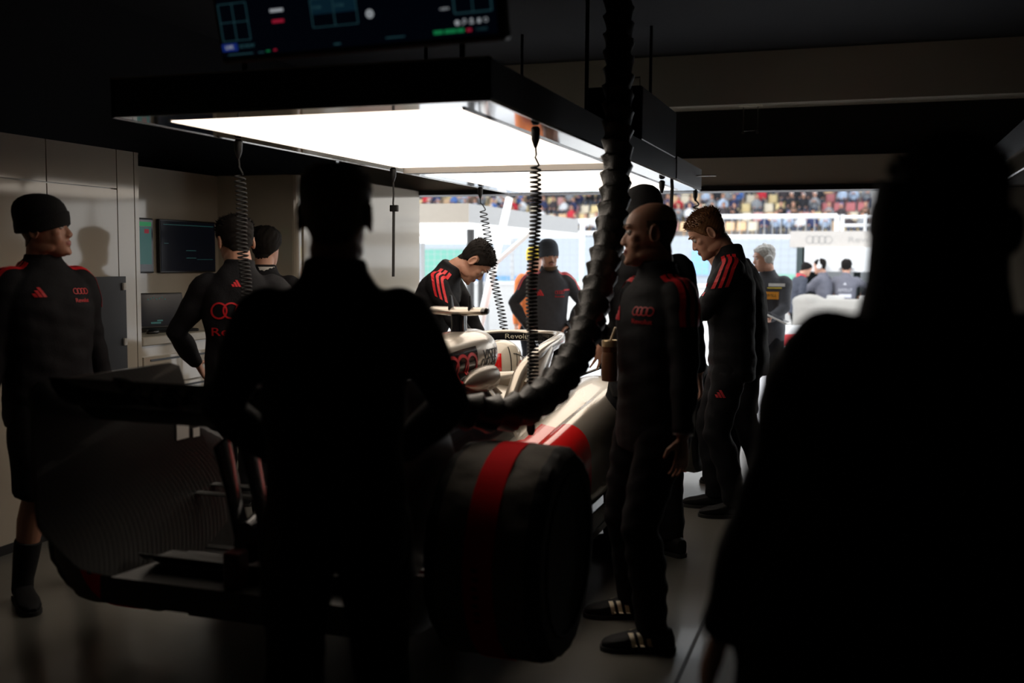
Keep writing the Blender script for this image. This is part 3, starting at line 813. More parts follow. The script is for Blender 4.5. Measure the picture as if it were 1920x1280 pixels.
# bracket on the upper beam
br = thing('beam_bracket', 'galvanised box bracket with hanging frame on the beam over the door', 'bracket', at(1408, 190, 8.85))
MB().rbox((-.10, -.05, -.045), (.10, .05, .045), .008).build('junction_box', mat('galvanised_steel', (.85, .80, .66), .5), br)
fr = MB(); fr.tube([(-.06, 0, -.045), (-.06, 0, -.25), (.06, 0, -.245), (.06, 0, -.045)], .005, 6); fr.build('wire_frame', METAL, br)
for sx in (-1, 1):
    w = MB(); w.lathe([(.012, -.008), (.012, .008)], 'Y', 10, mat=M.Translation((sx*.06, 0, -.262))); w.build('roller', METAL, br)
# ------------------------------------------------------------------ the race car (origin on the floor under the rear axle, nose towards +Y)
CX, CY, RAISE = -1.93, 3.45, .17
car = thing('race_car', 'silver, black and red open-wheel race car standing on trestles under the glowing light box', 'race car', (CX, CY, 0))
Z = RAISE
def sec(y, hw, z0, z1, top=.6, px_=.75, n=40, cx=0):
    """closed cross-section: hw at the belt, narrower towards the top (top = width ratio)"""
    out = []
    for k in range(n):
        a = 2*pi*k/n; c, s = cos(a), sin(a)
        x = hw*math.copysign(abs(c)**px_, c); z = math.copysign(abs(s)**px_, s)
        t = (z+1)/2
        wx = 1 if t < .45 else 1 - (1-top)*((t-.45)/.55)**1.3
        out.append(V((cx + x*wx, y, Z + z0 + (z1-z0)*t)))
    return out
def interp_secs(rows, step=.04):
    ys = [r[0] for r in rows]; A_ = np.array(rows, float); out = []
    for y in np.arange(ys[0], ys[-1] + 1e-6, step):
        # smooth (Catmull-like) interpolation
        i = min(max(np.searchsorted(ys, y) - 1, 0), len(ys)-2); t = (y - ys[i])/(ys[i+1]-ys[i])
        p0, p1, p2, p3 = A_[max(i-1, 0)], A_[i], A_[i+1], A_[min(i+2, len(ys)-1)]
        h0 = ys[i+1]-ys[i]
        m1 = (p2-p0)/(p2[0]-p0[0])*h0; m2 = (p3-p1)/(p3[0]-p1[0])*h0
        q = (2*t**3-3*t**2+1)*p1 + (t**3-2*t**2+t)*m1 + (-2*t**3+3*t**2)*p2 + (t**3-t**2)*m2
        out.append(q)
    return out
def bvh_of(o): return BVHTree.FromPolygons([v.co.copy() for v in o.data.vertices], [tuple(p.vertices) for p in o.data.polygons])
# floor
fl = MB(); o_ = [(-.25, .42), (.0, .50), (.6, .74), (2.3, .74), (2.6, .55), (2.9, .30)]
pl = [(w, y) for y, w in o_] + [(-w, y) for y, w in o_[::-1]]
fl.loft([[(x, y, Z + z) for x, y in pl] for z in (.05, .085)]); flo = fl.build('floor_plank', CARBON, car, None, False)
for sx in (-1, 1):
    ef = MB(); ef.box((sx*.73 - .004, .7, Z+.05), (sx*.73 + .004, 2.2, Z+.17)); ef.build('floor_edge_fence', CARBON, car, None, False)
# monocoque and nose
rows = [(1.35, .37, .08, .66, .80), (1.75, .375, .08, .735, .80), (2.15, .36, .09, .75, .78), (2.5, .31, .12, .735, .72), (2.9, .25, .17, .69, .66), (3.4, .19, .21, .59, .7), (3.9, .15, .22, .46, .75), (4.35, .12, .21, .34, .8), (4.55, .085, .22, .29, .8)]
mc = MB(); S = interp_secs(rows); mc.loft([sec(r[0], r[1], r[2], r[3], r[4]) for r in S])
chas = mc.build('monocoque', TITAN, car)
# engine cover and spine: black flanks, titanium front band and top
rows = [(-.50, .05, .36, .50, .5), (-.2, .10, .30, .60, .45), (.2, .18, .2, .72, .35), (.6, .25, .12, .84, .30), (1.0, .31, .08, .93, .32), (1.3, .36, .08, .93, .32), (1.46, .37, .08, .78, .5)]
S = interp_secs(rows); ec = MB(); n = 40
rings = [sec(r[0], r[1], r[2], r[3], r[4]) for r in S]
mi = []
for i in range(len(rings)-1):
    for j in range(n):
        p = rings[i][j]; y = p.y; z = p.z - Z
        mi.append(0 if y > 1.28 else 1)
ec.loft(rings, mi + [1, 1]); ecov = ec.build('engine_cover', (TITAN, DKGL), car)
# airbox: a drum above the driver's head, open at the front
ab = MB(); n = 40; RG = []; AB = [(.38, .012, .012, .83), (.55, .06, .055, .858), (.75, .10, .085, .875), (.95, .128, .108, .888), (1.15, .142, .120, .895), (1.305, .1455, .1235, .8965), (1.31, .146, .124, .8965), (1.45, .148, .126, .897), (1.58, .147, .126, .897), (1.605, .141, .121, .897), (1.60, .130, .110, .897), (1.50, .122, .102, .895), (1.30, .10, .085, .893)]
AS = AB
for y, a_, b_, zc in AS: RG.append([V((a_*math.copysign(abs(cos(2*pi*k/n))**.88, cos(2*pi*k/n)), y, Z + zc + b_*math.copysign(abs(sin(2*pi*k/n))**.88, sin(2*pi*k/n)))) for k in range(n)])
# finer rings so that the paint split sits where it should
mi = []
for i in range(len(RG)-1):
    for k in range(n):
        s = sin(2*pi*(k+.5)/n); y = (RG[i][0].y + RG[i+1][0].y)/2
        if i >= 10: mi.append(2)
        elif y > 1.307: mi.append(0)
        else: mi.append(1 if (s < .42) else 0)
ab.loft(RG, mi + [0, 2]); abo = ab.build('airbox', (TITAN, DKGL, MATTE), car)
ev_, ef_ = [v.co.copy() for v in abo.data.vertices], [tuple(p.vertices) for p in abo.data.polygons]
no_ = len(ev_); BV_AB = BVHTree.FromPolygons(ev_ + [v.co.copy() for v in ecov.data.vertices], ef_ + [tuple(i + no_ for i in p.vertices) for p in ecov.data.polygons])
# blend body under the drum, and the intake struts in front
for sx in (-1, 1):
    sd = MB(); sd.tube([(sx*.10, 1.50, Z+.80), (sx*.12, 1.52, Z+.74), (sx*.155, 1.54, Z+.68)], [(.035, .014), (.028, .012), (.045, .02)], 12)
    sd.build('intake_strut', TITAN, car)
for sx in (-1, 1):
    it = MB(); rg = []
    for q, (y, w, h) in enumerate(((1.02, .006, .006), (1.06, .022, .025), (1.13, .042, .046), (1.20, .05, .055), (1.28, .055, .06), (1.38, .052, .056), (1.385, .042, .046), (1.33, .035, .038))):
        rg.append([V((sx*.185 + sx*w*cos(2*pi*k/20), y, Z+.80 + h*sin(2*pi*k/20)*1.1)) for k in range(20)])
        it.loft(rg, [0]*(20*6) + [1]*20 + [0, 1])
    it.build('side_intake', (TITAN, MATTE), car)
# T camera
tc = MB(); tc.loft([[V((w*cos(2*pi*k/16), 1.42 + l*sin(2*pi*k/16), Z + z)) for k in range(16)] for z, w, l in ((1.0, .035, .09), (1.05, .028, .08), (1.10, .03, .085))]); tco = tc.build('camera_pedestal', DKGL, car)
cp = MB(); rg = []
for x, r1, r2 in ((-.15, .03, .018), (-.13, .045, .021), (0, .06, .024), (.10, .05, .021), (.13, .045, .020), (.148, .04, .018), (.152, .03, .014)):
    rg.append([V((x, 1.42 + r1*cos(2*pi*k/18), Z + 1.118 + r2*sin(2*pi*k/18) + .03*abs(x))) for k in range(18)])
cp.loft(rg, [0]*18*4 + [1]*18*2 + [0, 1]); cp.build('camera_pod', (TITAN, DKGL), tco)
for x in (-.035, .07):
    f_ = MB(); f_.loft([[V((x + .006*cos(2*pi*k/10)*s_, 1.40 + dy + .026*s_*sin(2*pi*k/10), Z + z)) for k in range(10)] for z, s_, dy in ((1.13, 1.5, 0), (1.17, 1.0, -.006), (1.20, .6, -.01))])
    f_.build('antenna', PLAST, tco)
# headrest collar round the driver and cockpit rim
hr = MB(); pts = []
for k in range(25):
    a = radians(-50 + 280*k/24); pts.append((.225*cos(a), 2.02 + .30*-sin(a)*1.0, Z + .735))
q_ = lambda i: sqrt(max(.004, 1-(max(0, 7-min(i, 36-i))/7)**2))
hr.tube([(.215*cos(radians(a)), 2.00 - .27*sin(radians(a)) + (.10 if a < -20 or a > 200 else 0)*abs(min(a+20, 0) + max(a-200, 0))/65*2, Z+.735 - .05*(1-q_(i))) for i, a in enumerate(np.linspace(-75, 255, 37))], [(.055*q_(i), .05*q_(i)) for i in range(37)], 14); hro = hr.build('headrest_collar', TITAN, car)
MB().rbox((-.17, 1.80, Z+.70), (.17, 2.62, Z+.757), .1, 0, 6).build('cockpit_dark_plate', MATTE, car)  # solid black plate on the closed hull paints the opening's darkness
sw = MB(); sw.rbox((-.14, 2.45, Z+.70), (.14, 2.49, Z+.80), .015); sw.build('steering_wheel', CARBON, car)
# halo
hp = [(-.27, 1.36, .60), (-.272, 1.48, .71), (-.275, 1.60, .80), (-.285, 1.78, .86), (-.285, 1.98, .895), (-.275, 2.2, .912), (-.245, 2.40, .918), (-.19, 2.55, .918), (-.10, 2.645, .915), (0, 2.675, .914)]
hp = [V((x, y, Z+z)) for x, y, z in hp]; hp = hp + [V((-p.x, p.y, p.z)) for p in hp[-2::-1]]
hs = spline(hp, 6); up_ = V((0, 0, 1)); rg = []
for i, p in enumerate(hs):
    T = (hs[min(i+1, len(hs)-1)] - hs[max(i-1, 0)]).normalized(); s_ = T.cross(up_).normalized(); u_ = s_.cross(T)
    en = min(i, len(hs)-1-i)/26; hgt = .034 + .012*max(0, 1-en)
    rg.append([p + s_*(.033*math.copysign(abs(cos(a))**.7, cos(a))) + u_*(hgt*math.copysign(abs(sin(a))**.7, sin(a))) for a in [2*pi*k/20 for k in range(20)]])
hb = MB(); hb.loft(rg); hal = hb.build('halo', TITAN, car)
# rear legs blending into the cockpit side
for sx in (-1, 1):
    lg = MB(); lg.tube([(sx*.29, 2.0, Z+.885), (sx*.30, 1.88, Z+.82), (sx*.315, 1.72, Z+.74), (sx*.32, 1.60, Z+.66)], [(.035, .05), (.036, .075), (.04, .10), (.045, .13)], 14, flat=V((1, 0, 0))); lg.build('halo_leg', TITAN, hal)
pil = MB(); pil.tube([(0, 2.66, Z+.90), (0, 2.74, Z+.83), (0, 2.84, Z+.70)], [(.012, .03), (.010, .03), (.014, .05)], 12, flat=V((1, 0, 0))); pil.build('halo_pillar', DKGL, hal)
# dark inner band with lettering on the inside of the far arm
def halo_pt(t, h):  # along the inner face
    f = t*(len(hs)-1); i = min(int(f), len(hs)-2); p = hs[i].lerp(hs[i+1], f-i)
    T = (hs[min(i+2, len(hs)-1)] - hs[max(i-1, 0)]).normalized(); s_ = T.cross(up_).normalized(); u_ = s_.cross(T)
    return p + s_*.0345 + u_*h, s_
def on_halo(name, g, t0, t1, m, off=0):
    L_ = sum((hs[i+1]-hs[i]).length for i in range(len(hs)-1)); vs = []
    for x, z in g[0]:
        p, s_ = halo_pt(t0 + (x + .5)*(t1-t0), z); vs.append(tuple(p + s_*off))
    me = bpy.data.meshes.new(name); me.from_pydata(vs, [], g[1]); me.materials.append(m)
    o = link(name, me, hal); o.modifiers.new('t', 'SOLIDIFY').thickness = .001
on_halo('inner_band', rect2(1, .046, 0, -.006, 60, 2), .21, .79, DKGL)
tx = text2('Revolut', .030, 2, .092)
on_halo('halo_lettering', ([(p[0], p[1]-.006) for p in tx[0]], tx[1]), -.055, .945, mat('cream_print', (.85, .78, .62), .5), .0025)
# sidepods: a ramp with a gutter, red at the tail
for sx in (1, -1):
    rows = [(.30, .26, .40, .10, .34), (.55, .22, .50, .09, .43), (.85, .18, .60, .09, .495), (1.15, .18, .675, .09, .555), (1.45, .20, .715, .10, .615), (1.75, .24, .745, .14, .67), (2.05, .28, .76, .22, .71), (2.30, .33, .755, .30, .725), (2.36, .34, .745, .33, .715)]
    S = interp_secs(rows, .03); rg = []; n = 48; mi = []
    for y, xi, xo, z0, z1 in S:
        ring = []; cx, hw = (xi+xo)/2, (xo-xi)/2; cz, hh = (z0+z1)/2, (z1-z0)/2
        for k in range(n):
            a = 2*pi*k/n; c, s = cos(a), sin(a)
            x = cx + hw*math.copysign(abs(c)**.62, c); z = cz + hh*math.copysign(abs(s)**.62, s)
            if s > 0:
                g_ = max(0, min(1, (2.25-y)/.5)); z -= .045*g_*math.exp(-((x - (cx + hw*.18))/.055)**2)*s + .14*g_*max(0, -(x-cx)/hw)*s
            ring.append(V((sx*x, y, Z + z)))
        rg.append(ring)
    for i in range(len(rg)-1):
        for k in range(n):
            p = rg[i][k]; ax = abs(p.x); mi.append(1 if p.y < 1.37 - (.22 if ax < .48 else 0) else 0)
    sp_ = MB(); sp_.loft(rg, mi + [1, 2]); sp_.build('sidepod', (TITAN, REDP, MATTE), car)
    mr_ = MB(); mr_.rbox((sx*.56-.09, 2.42, Z+.755), (sx*.56+.09, 2.47, Z+.815), .015); mr_.tube([(sx*.5, 2.44, Z+.76), (sx*.35, 2.42, Z+.70)], .008, 6); mr_.build('mirror', DKGL, car)
# rear wing
rw = MB()
def foil(mb, y, z, ch, th, half, ang, mi=0):
    rg = []
    for x in np.linspace(-half, half, 13):
        ring = []
        for k in range(16):
            a = 2*pi*k/16; u = ch*.5*cos(a); w = th*sin(a)*(1 - .5*cos(a)*-1*.4); c2, s2 = cos(ang), sin(ang)
            cam = -.12*ch*(1 - (u/(ch*.5))**2)
            ring.append(V((x, y + u*c2 - (w+cam)*s2, Z + z + u*s2 + (w+cam)*c2)))
        rg.append(ring)
    mb.loft(rg, mi)
foil(rw, -.56, .87, .26, .014, .52, radians(-14)); rwo = rw.build('rear_wing', CARBON, car)
fp = MB(); foil(fp, -.74, .945, .17, .009, .52, radians(-38)); fpo = fp.build('wing_flap', DKGL, rwo)
lay('flap_lettering', text2('Revolut', .085, 1, .55), bvh_of(fpo), (.02, -.85, Z+.965), (0, -1, .25), (0, 0, 1), mat('dim_grey_print', (.10, .10, .10), .5), rwo, .002)
for sx in (-1, 1):
    ep = MB()
    # rows from the foot up: the lower part curves in towards the car
    back = [(.24, -.30), (.30, -.62), (.36, -.74), (.52, -.86), (.96, -.87), (.985, -.83)]
    front = [(.24, -.20), (.32, .08), (.46, .15), (.62, .05), (.80, -.06), (.92, -.105), (.97, -.13), (.985, -.18)]
    rows_ = []
    for z in list(np.linspace(.24, .90, 24)) + [.93, .955, .97, .98, .985]:
        yb, yf = np.interp(z, *zip(*back)), np.interp(z, *zip(*front)); x = sx*(.535 - .10*max(0, (.62 - z)/.38)**2)
        ys_ = np.linspace(yb, yf, 8)
        rows_.append([V((x - .007, y, Z + z)) for y in ys_] + [V((x + .007, y, Z + z)) for y in ys_[::-1]])
    ep.loft(rows_); ep.build('wing_endplate', CARBON, rwo)
    if sx < 0:
        for (y0, z0, w, h) in ((-.12, .725, .075, .075), (-.035, .70, .04, .035)):
            pm = MB(); pm.box((sx*.535+.0085, y0-w/2, Z+z0-h/2), (sx*.535+.0105, y0+w/2, Z+z0+h/2)); pm.build('white_sticker', mat('paper_label', (.8, .78, .74), .6), rwo, None, False)
pyl = MB()
for sx in (-1, 1): pyl.tube([(sx*.05, -.42, Z+.35), (sx*.05, -.50, Z+.6), (sx*.05, -.56, Z+.78)], [(.008, .05), (.008, .04), (.008, .05)], 10, flat=V((1, 0, 0)))
pyl.build('wing_pylon', DKGL, rwo)
bw = MB(); foil(bw, -.40, .33, .20, .012, .44, radians(-12)); bw.build('beam_wing', CARBON, rwo)
df = MB(); df.loft([[V((x, y, Z+z)) for x in ()] or [V((-.5, y, Z+z0)), V((.5, y, Z+z0)), V((.5, y, Z+z1)), V((-.5, y, Z+z1))] for y, z0, z1 in ((-.62, .21, .30), (-.2, .08, .28), (.2, .05, .16))]); df.build('diffuser_tunnel', CARBON, car, None, False)
rl = MB(); rl.rbox((-.03, -.60, Z+.30), (.03, -.53, Z+.42), .01); rl.build('rain_light', mat('dark_red_lens', (.05, .004, .004), .3), car)
# wheels (the covers over the tyres are separate things), suspension, front wing
def wheel(x, y, rad, wid):
    w = MB(); h = wid/2; prof = [(rad*.64, -h*.96), (rad*.86, -h), (rad*.95, -h*.88), (rad, -h*.6), (rad, h*.6), (rad*.95, h*.88), (rad*.86, h), (rad*.64, h*.96)]
    mx = M.Translation((x, y, Z + .355)); w.lathe(prof, 'X', 40, mat=mx, cap=False)
    w.lathe([(rad*.64, -h*.96), (rad*.62, -h*.5), (rad*.62, h*.5), (rad*.64, h*.96)], 'X', 40, mat=mx, cap=False); wo = w.build('wheel', RUBBER, car)
    r_ = MB(); s = 1 if x > 0 else -1
    r_.lathe([(.04, s*h*.9), (.07, s*h*.86), (rad*.62, s*h*.80), (rad*.62, s*h*.70), (.06, s*h*.72), (.03, s*h*.6)], 'X', 36, mat=mx); r_.build('rim', DKGL, wo)
for sx in (-1, 1):
    wheel(sx*.775, 0, .335, .345); wheel(sx*.80, 3.4, .335, .27)
    for y0, h0, h1 in ((-.12, .22, .20), (.16, .20, .22), (-.10, .48, .46), (.14, .46, .48), (3.25, .46, .46), (3.5, .46, .46), (3.28, .20, .24), (3.52, .20, .24)):
        a_ = MB(); a_.tube([(sx*.10, y0 + .08*(1 if y0 < 1 else -1)*0, Z + h0), (sx*.62, (0 if y0 < 1 else 3.4) + (y0 - (0 if y0 < 1 else 3.4))*.3, Z + h1)], [(.022, .007)]*2, 8, flat=V((0, 1, 0))); a_.build('suspension_arm', CARBON, car)
fw = MB()
for y, z, ch, an in ((4.42, .13, .30, 4), (4.24, .17, .2, 16), (4.10, .22, .15, 26)): foil(fw, y, z, ch, .008, .86, radians(-an))
fwo = fw.build('front_wing', CARBON, car)
for sx in (-1, 1): MB().box((sx*.87-.006, 4.0, Z+.06), (sx*.87+.006, 4.6, Z+.34)).build('front_endplate', TITAN, fwo, None, False)
# marks on the airbox flank
lay('four_ring_emblem', rings4(.48), BV_AB, (.4, 1.06, Z + .868), (1, 0, .05), (0, 0, 1), mat('red_neon_print', (.95, .02, .03), .4, emit=None), abo, .003, .4, None, 0)
lay('flank_lettering', text2('VISIT', .052, 1, .19), BV_AB, (.4, 1.475, Z+.928), (1, 0, .1), (0, 0, 1), BLACK, abo, .002, .4, None, radians(0))
lay('flank_lettering', text2('QATAR', .052, 1, .22), BV_AB, (.4, 1.465, Z+.860), (1, 0, 0), (0, 0, 1), BLACK, abo, .002, .4)
BV_HR = bvh_of(hro)
0 and lay('collar_marks', merge2([rect2(.05, .012, -.05, 0, 3, 2), rect2(.03, .02, 0, .005, 3, 2), rect2(.02, .01, .05, -.01, 3, 2)]), BV_HR, (.225, 1.90, Z+.785), (.6, -.2, .8), (0, 0, 1), RED, hro, .002, .10)
# trestles that carry the car
for y, nm in ((.75, 'low black trestle under the rear of the race car'), (2.9, 'low black trestle under the front of the race car')):
    t = thing('car_trestle', nm, 'trestle', (CX, CY + y, 0))
    b_ = MB(); b_.box((-.30, -.05, Z+.02), (.30, .05, Z+.049)); b_.build('top_beam', BLACK, t)
    for sx in (-1, 1):
        l_ = MB(); l_.box((sx*.24-.02, -.04, .02), (sx*.24+.02, .04, Z+.02)); l_.box((sx*.24-.03, -.14, 0), (sx*.24+.03, .14, .02)); l_.build('leg', BLACK, t)
# tyre covers
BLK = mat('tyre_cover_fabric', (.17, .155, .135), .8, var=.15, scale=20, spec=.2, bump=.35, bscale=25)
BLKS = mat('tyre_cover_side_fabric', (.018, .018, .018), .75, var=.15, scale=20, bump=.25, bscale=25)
REDB = mat('red_cover_band', (.85, .012, .018), .9, var=.08, bump=.15, bscale=40, spec=.1)
def tyre_cover(label, x, y, rad, wid, mark=True):
    t = thing('tyre_cover', label, 'tyre cover', (CX + x, CY + y, Z + .355), 0, 'tyre covers on the race car')
    s = 1 if x > 0 else -1; h = wid/2; n = 96
    prof = [(rad*.62, -h*.90), (rad*.80, -h*1.0), (rad*.92, -h*.99), (rad*.975, -h*.90), (rad*.995, -h*.75)] + [(rad*(1.0 + .006*cos(u*1.5)), h*u) for u in np.linspace(-.6, .6, 11)] + [(rad*.995, h*.75), (rad*.975, h*.90), (rad*.92, h*.99), (rad*.80, h*1.0), (rad*.62, h*.90)]
    rg = []
    r_ = random.Random(int(x*100 + y*10)); ph = [r_.uniform(0, 6) for _ in range(6)]
    for R, hh in prof:
        q = []
        for k in range(n):
            a = 2*pi*k/n; u = hh/h
            w_ = .0035*sin(9*a + ph[0] + 3*u) + .003*sin(17*a + ph[1] - 5*u) + .002*sin(31*a + ph[2] + 8*u)
            RR_ = R + w_*(1 if R > rad*.9 else .3)*(1 - math.exp(-(u/.35)**2)*.8)
            q.append(V((hh, RR_*cos(a), RR_*sin(a))))
        rg.append(q)
    mi = []
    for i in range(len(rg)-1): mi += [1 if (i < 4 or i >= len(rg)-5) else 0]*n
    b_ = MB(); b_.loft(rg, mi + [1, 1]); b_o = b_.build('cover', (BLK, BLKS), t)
    bd_ = MB(); bd_.lathe([(rad*1.006, -.052), (rad*1.0165, -.05), (rad*1.0175, 0), (rad*1.0165, .05), (rad*1.006, .052)], 'X', 96, cap=False); bo = bd_.build('red_band', REDB, t)
    hm = MB(); hm.tube([(s*h*1.0, rad*.76*cos(2*pi*k/48), rad*.76*sin(2*pi*k/48)) for k in range(49)], .006, 6); hm.build('hem', BLKS, t)
    if mark:
        for a0 in (70, 190, 310):
            vs = []; g_ = text2('BLANKET'[0:0] + 'UP', .03, 1) if False else merge2([rect2(.012, .02, -.09 + i*.03, .004*(i % 2), 2, 2) for i in range(7)])
            for u_, w_ in g_[0]:
                a = radians(a0) + u_/rad; vs.append((w_ - .01, rad*1.019*cos(a), rad*1.019*sin(a)))
            me = bpy.data.meshes.new('band_marks'); me.from_pydata(vs, [], g_[1]); me.materials.append(BLKS)
            link('band_marks', me, bo).modifiers.new('t', 'SOLIDIFY').thickness = .001
    return t
tyre_cover('black tyre cover with a red band on the near rear wheel of the race car', .775, 0, .372, .41)
tyre_cover('black fabric tyre cover on the rear wheel behind the wing endplate', -.775, 0, .372, .41)
tyre_cover('black fabric tyre cover on the front wheel near the headset man', .80, 3.4, .365, .33)
tyre_cover('black fabric tyre cover on the front wheel beside the stooping man', -.80, 3.4, .365, .33)
# ------------------------------------------------------------------ the driver
dr = thing('person', 'driver in a white and red helmet sitting in the race car cockpit', 'person', (CX, CY + 2.08, Z + .30))
db_ = MB(); db_.tube([(0, .05, 0), (0, .0, .22), (0, -.04, .36)], [(.20, .13), (.21, .13), (.10, .09)], 18, flat=V((1, 0, 0))); db_.ell((0, -.03, .47), (.08, .10, .12), 14, 10); db_.tube([(0, -.04, .32), (0, -.03, .42)], .06, 12)
for sx in (-1, 1): db_.tube([(sx*.17, 0, .30), (sx*.2, .16, .24), (sx*.1, .36, .40)], [.055, .048, .036], 10)
bb = bake(db_, .012, 3); bb.materials.append(mat('race_suit', (.03, .03, .035), .8)); link('body', bb, dr)
HEL = mat('helmet_cream', (.72, .66, .55), .18, coat=.8, var=.02)
hm_ = MB(); rg = []
for i in range(21):
    t = -pi/2*.82 + (pi/2*.82 + pi/2)*i/20
    zz = .155*sin(t) if t > 0 else .13*sin(t)
    rr0 = cos(t)**.8 if abs(cos(t)) > 1e-6 else .001
    rg.append([V((.128*rr0*cos(2*pi*k/40), .148*rr0*sin(2*pi*k/40)*(1.06 if sin(2*pi*k/40) > 0 and t < .1 else 1), zz)) for k in range(40)])
hm_.loft(rg); hel = hm_.build('helmet', HEL, dr); hel.location = (0, -.02, .475)
BVh = bvh_of(hel)
def onh(nm, g, org, nv, m, spin=0): lay(nm, g, BVh, org, nv, (0, 0, 1), m, hel, .0025, .3, None, spin)
onh('red_panel', rect2(.06, .15, -.01, 0, 6, 8), (.05, -.2, .03), (.30, -1, .25), REDP, .05)
onh('red_patch', rect2(.05, .03, 0, 0, 4, 4), (-.05, -.2, .0), (-.25, -1, .0), REDP)
onh('black_seam', rect2(.006, .22, 0, 0, 1, 14), (.14, -.14, .03), (.75, -.7, .2), BLKS)
onh('red_lines', merge2([rect2(.10, .006, .0, -.03, 8, 1), rect2(.06, .006, -.01, .0, 6, 1), rect2(.05, .005, .02, .03, 6, 1), rect2(.006, .08, .045, -.01, 1, 6)]), (.2, -.06, .0), (1, -.25, .1), RED, .6)
onh('dark_lines', merge2([rect2(.11, .004, 0, .05, 8, 1), rect2(.004, .07, -.03, .02, 1, 6)]), (.2, -.05, .05), (1, -.25, .3), BLKS, -.25)
onh('small_lettering', text2('FZ', .028, 1), (.2, -.06, -.045), (1, -.25, -.1), BLKS, .3)
onh('round_mark', annulus(0, 0, .011, .011, 16), (.2, -.02, .05), (1, -.2, .2), RED)
vz = MB(); vs_ = []
vz.loft([[V((.131*cos(a)*k_, .152*sin(a)*k_, z_)) for a in np.linspace(radians(15), radians(165), 22)] for z_, k_ in ((-.055, .97), (0, 1.055), (.055, .99))], 0, False, False); vzo = vz.build('visor', mat('dark_visor', (.01, .01, .012), .06, coat=1), hel); vzo.modifiers.new('t', 'SOLIDIFY').thickness = .004
# ------------------------------------------------------------------ outside: pit lane, pit wall, track, grandstand
PALE = mat('pale_concrete', (.66, .65, .63), .7, var=.05)
BEIGE = mat('beige_canopy', (.42, .37, .31), .5, var=.03)
GREYC = mat('grey_canopy', (.40, .40, .40), .5, var=.03)
GWH = mat('white_steel', (.85, .85, .86), .35)
# overhead pit gantry of the team
ga = thing('pit_gantry', 'beige overhead pit gantry box standing outside the garage door', 'gantry', (-5.6, 12.1, 0))
b = MB(); b.box((-1.0, 0, 2.0), (.93, 5.2, 2.24)); b.build('canopy', GREYC, ga, None, False)
MB().box((-1.0, -.02, 2.0), (.93, 0, 2.24)).build('front_panel', BEIGE, ga, None, False)
MB().box((-1.0, -.03, 1.93), (.94, 5.2, 2.0)).build('light_strip', mat('white_strip', (.9, .9, .88), .4, emit=(1, 1, 1), es=.5), ga, None, False)
p_ = MB(); p_.tube([(.80, .4, 0), (.80, .4, 2.0)], .05, 10); p_.build('post', mat('dark_post', (.06, .06, .06), .5), ga)
p_ = MB(); p_.tube([(-.7, 4.8, 0), (-.7, 4.8, 2.0)], .05, 10); p_.build('post', mat('dark_post', (.06, .06, .06), .5), ga)
a0, a1 = at(955, 372, 12.2), at(893, 640, 11.6); k = a1.z/(a0.z - a1.z); a1 = a1 + (a1 - a0)*k
stt = thing('white_strut', 'white leaning strut between the stooping man and the man with hands on hips', 'strut', (a1.x, a1.y, 0))
o_ = V((a1.x, a1.y, 0)); d_ = MB(); d_.tube([a1 - o_, a0 - o_], .045, 12); d_.build('tube', mat('white_tube', (.95, .95, .95), .3), stt)
d_ = MB(); d_.rbox((-.14, -.14, 0), (.14, .14, .03), .03); d_.build('foot_plate', GWH, stt)
d_ = MB(); m_ = (a0 - o_).lerp(a1 - o_, .34); d_.tube([m_, m_ + V((.42, .1, .38)), m_ + V((.42, .1, .42))], .03, 8); d_.build('brace', GWH, stt)
# farther gantry box
g2 = thing('far_gantry', 'pinkish beige gantry box farther down the pit lane, below the near canopy', 'gantry', at(850, 640, 19.8)); g2.location.z = 0
MB().box((-1.6, 0, 1.98), (.72, 1.2, 2.22)).build('canopy', mat('pinkish_canopy', (.55, .44, .38), .5, var=.03), g2, None, False)
MB().box((-1.6, -.02, 1.86), (.72, 1.2, 1.98)).build('light_strip', mat('white_strip', (.9, .9, .88), .4), g2, None, False)
for x in (-.9, .45):
    p_ = MB(); p_.tube([(x, .6, 0), (x, .6, 1.98)], .05, 8); p_.build('post', GREYC, g2)
# pit wall
pw = MB(); pw.box((-28, 20.0, 0), (14, 20.35, 1.05)); tag(pw.build('wall_pit', PALE, None, None, False), kind='structure')
tag(MB().box((-28, 19.97, 1.05), (14, 20.4, 1.10)).build('trim_pit_wall_cap', GWH, None, None, False), kind='structure')
# pit stand: canopy, white panel, desk, screens
ps = thing('pit_stand', 'white pit wall stand with canopy, screens and seats', 'pit stand', (.15, 18.9, 0))
PSW = mat('stand_beige', (.55, .51, .47), .5)
MB().box((-1.42, 0, 1.80), (2.3, 1.2, 2.08)).build('canopy', PSW, ps, None, False)
MB().box((-1.16, -.05, 1.38), (2.3, .03, 1.80)).build('front_blind', mat('white_blind', (.9, .9, .9), .5), ps, None, False)
MB().box((-1.30, .9, .5), (2.3, 1.0, 1.80)).build('back_wall', mat('stand_dark', (.05, .07, .07), .4), ps, None, False)
for x in (-1.30, 2.2): MB().box((x, .0, .5), (x+.1, .95, 1.80)).build('pillar', mat('stand_dark', (.05, .07, .07), .4), ps, None, False)
for i in range(4):
    x = -.95 + i*.72; sc_ = MB(); sc_.rbox((x, .82, 1.17), (x+.6, .86, 1.37), .01); sc_.build('screen', mat('stand_screen', (.45, .48, .5), .3, emit=(.7, .75, .8), es=.25), ps)
    sc_ = MB(); sc_.rbox((x, .84, .92), (x+.6, .88, 1.12), .01); sc_.build('screen', mat('stand_dark_screen', (.2, .22, .22), .3), ps)
MB().box((-1.3, .45, .72), (2.3, .92, .78)).build('desk', GWH, ps, None, False)
MB().box((-1.35, -.35, 0), (2.3, 1.0, .06)).build('platform', GREYC, ps, None, False)
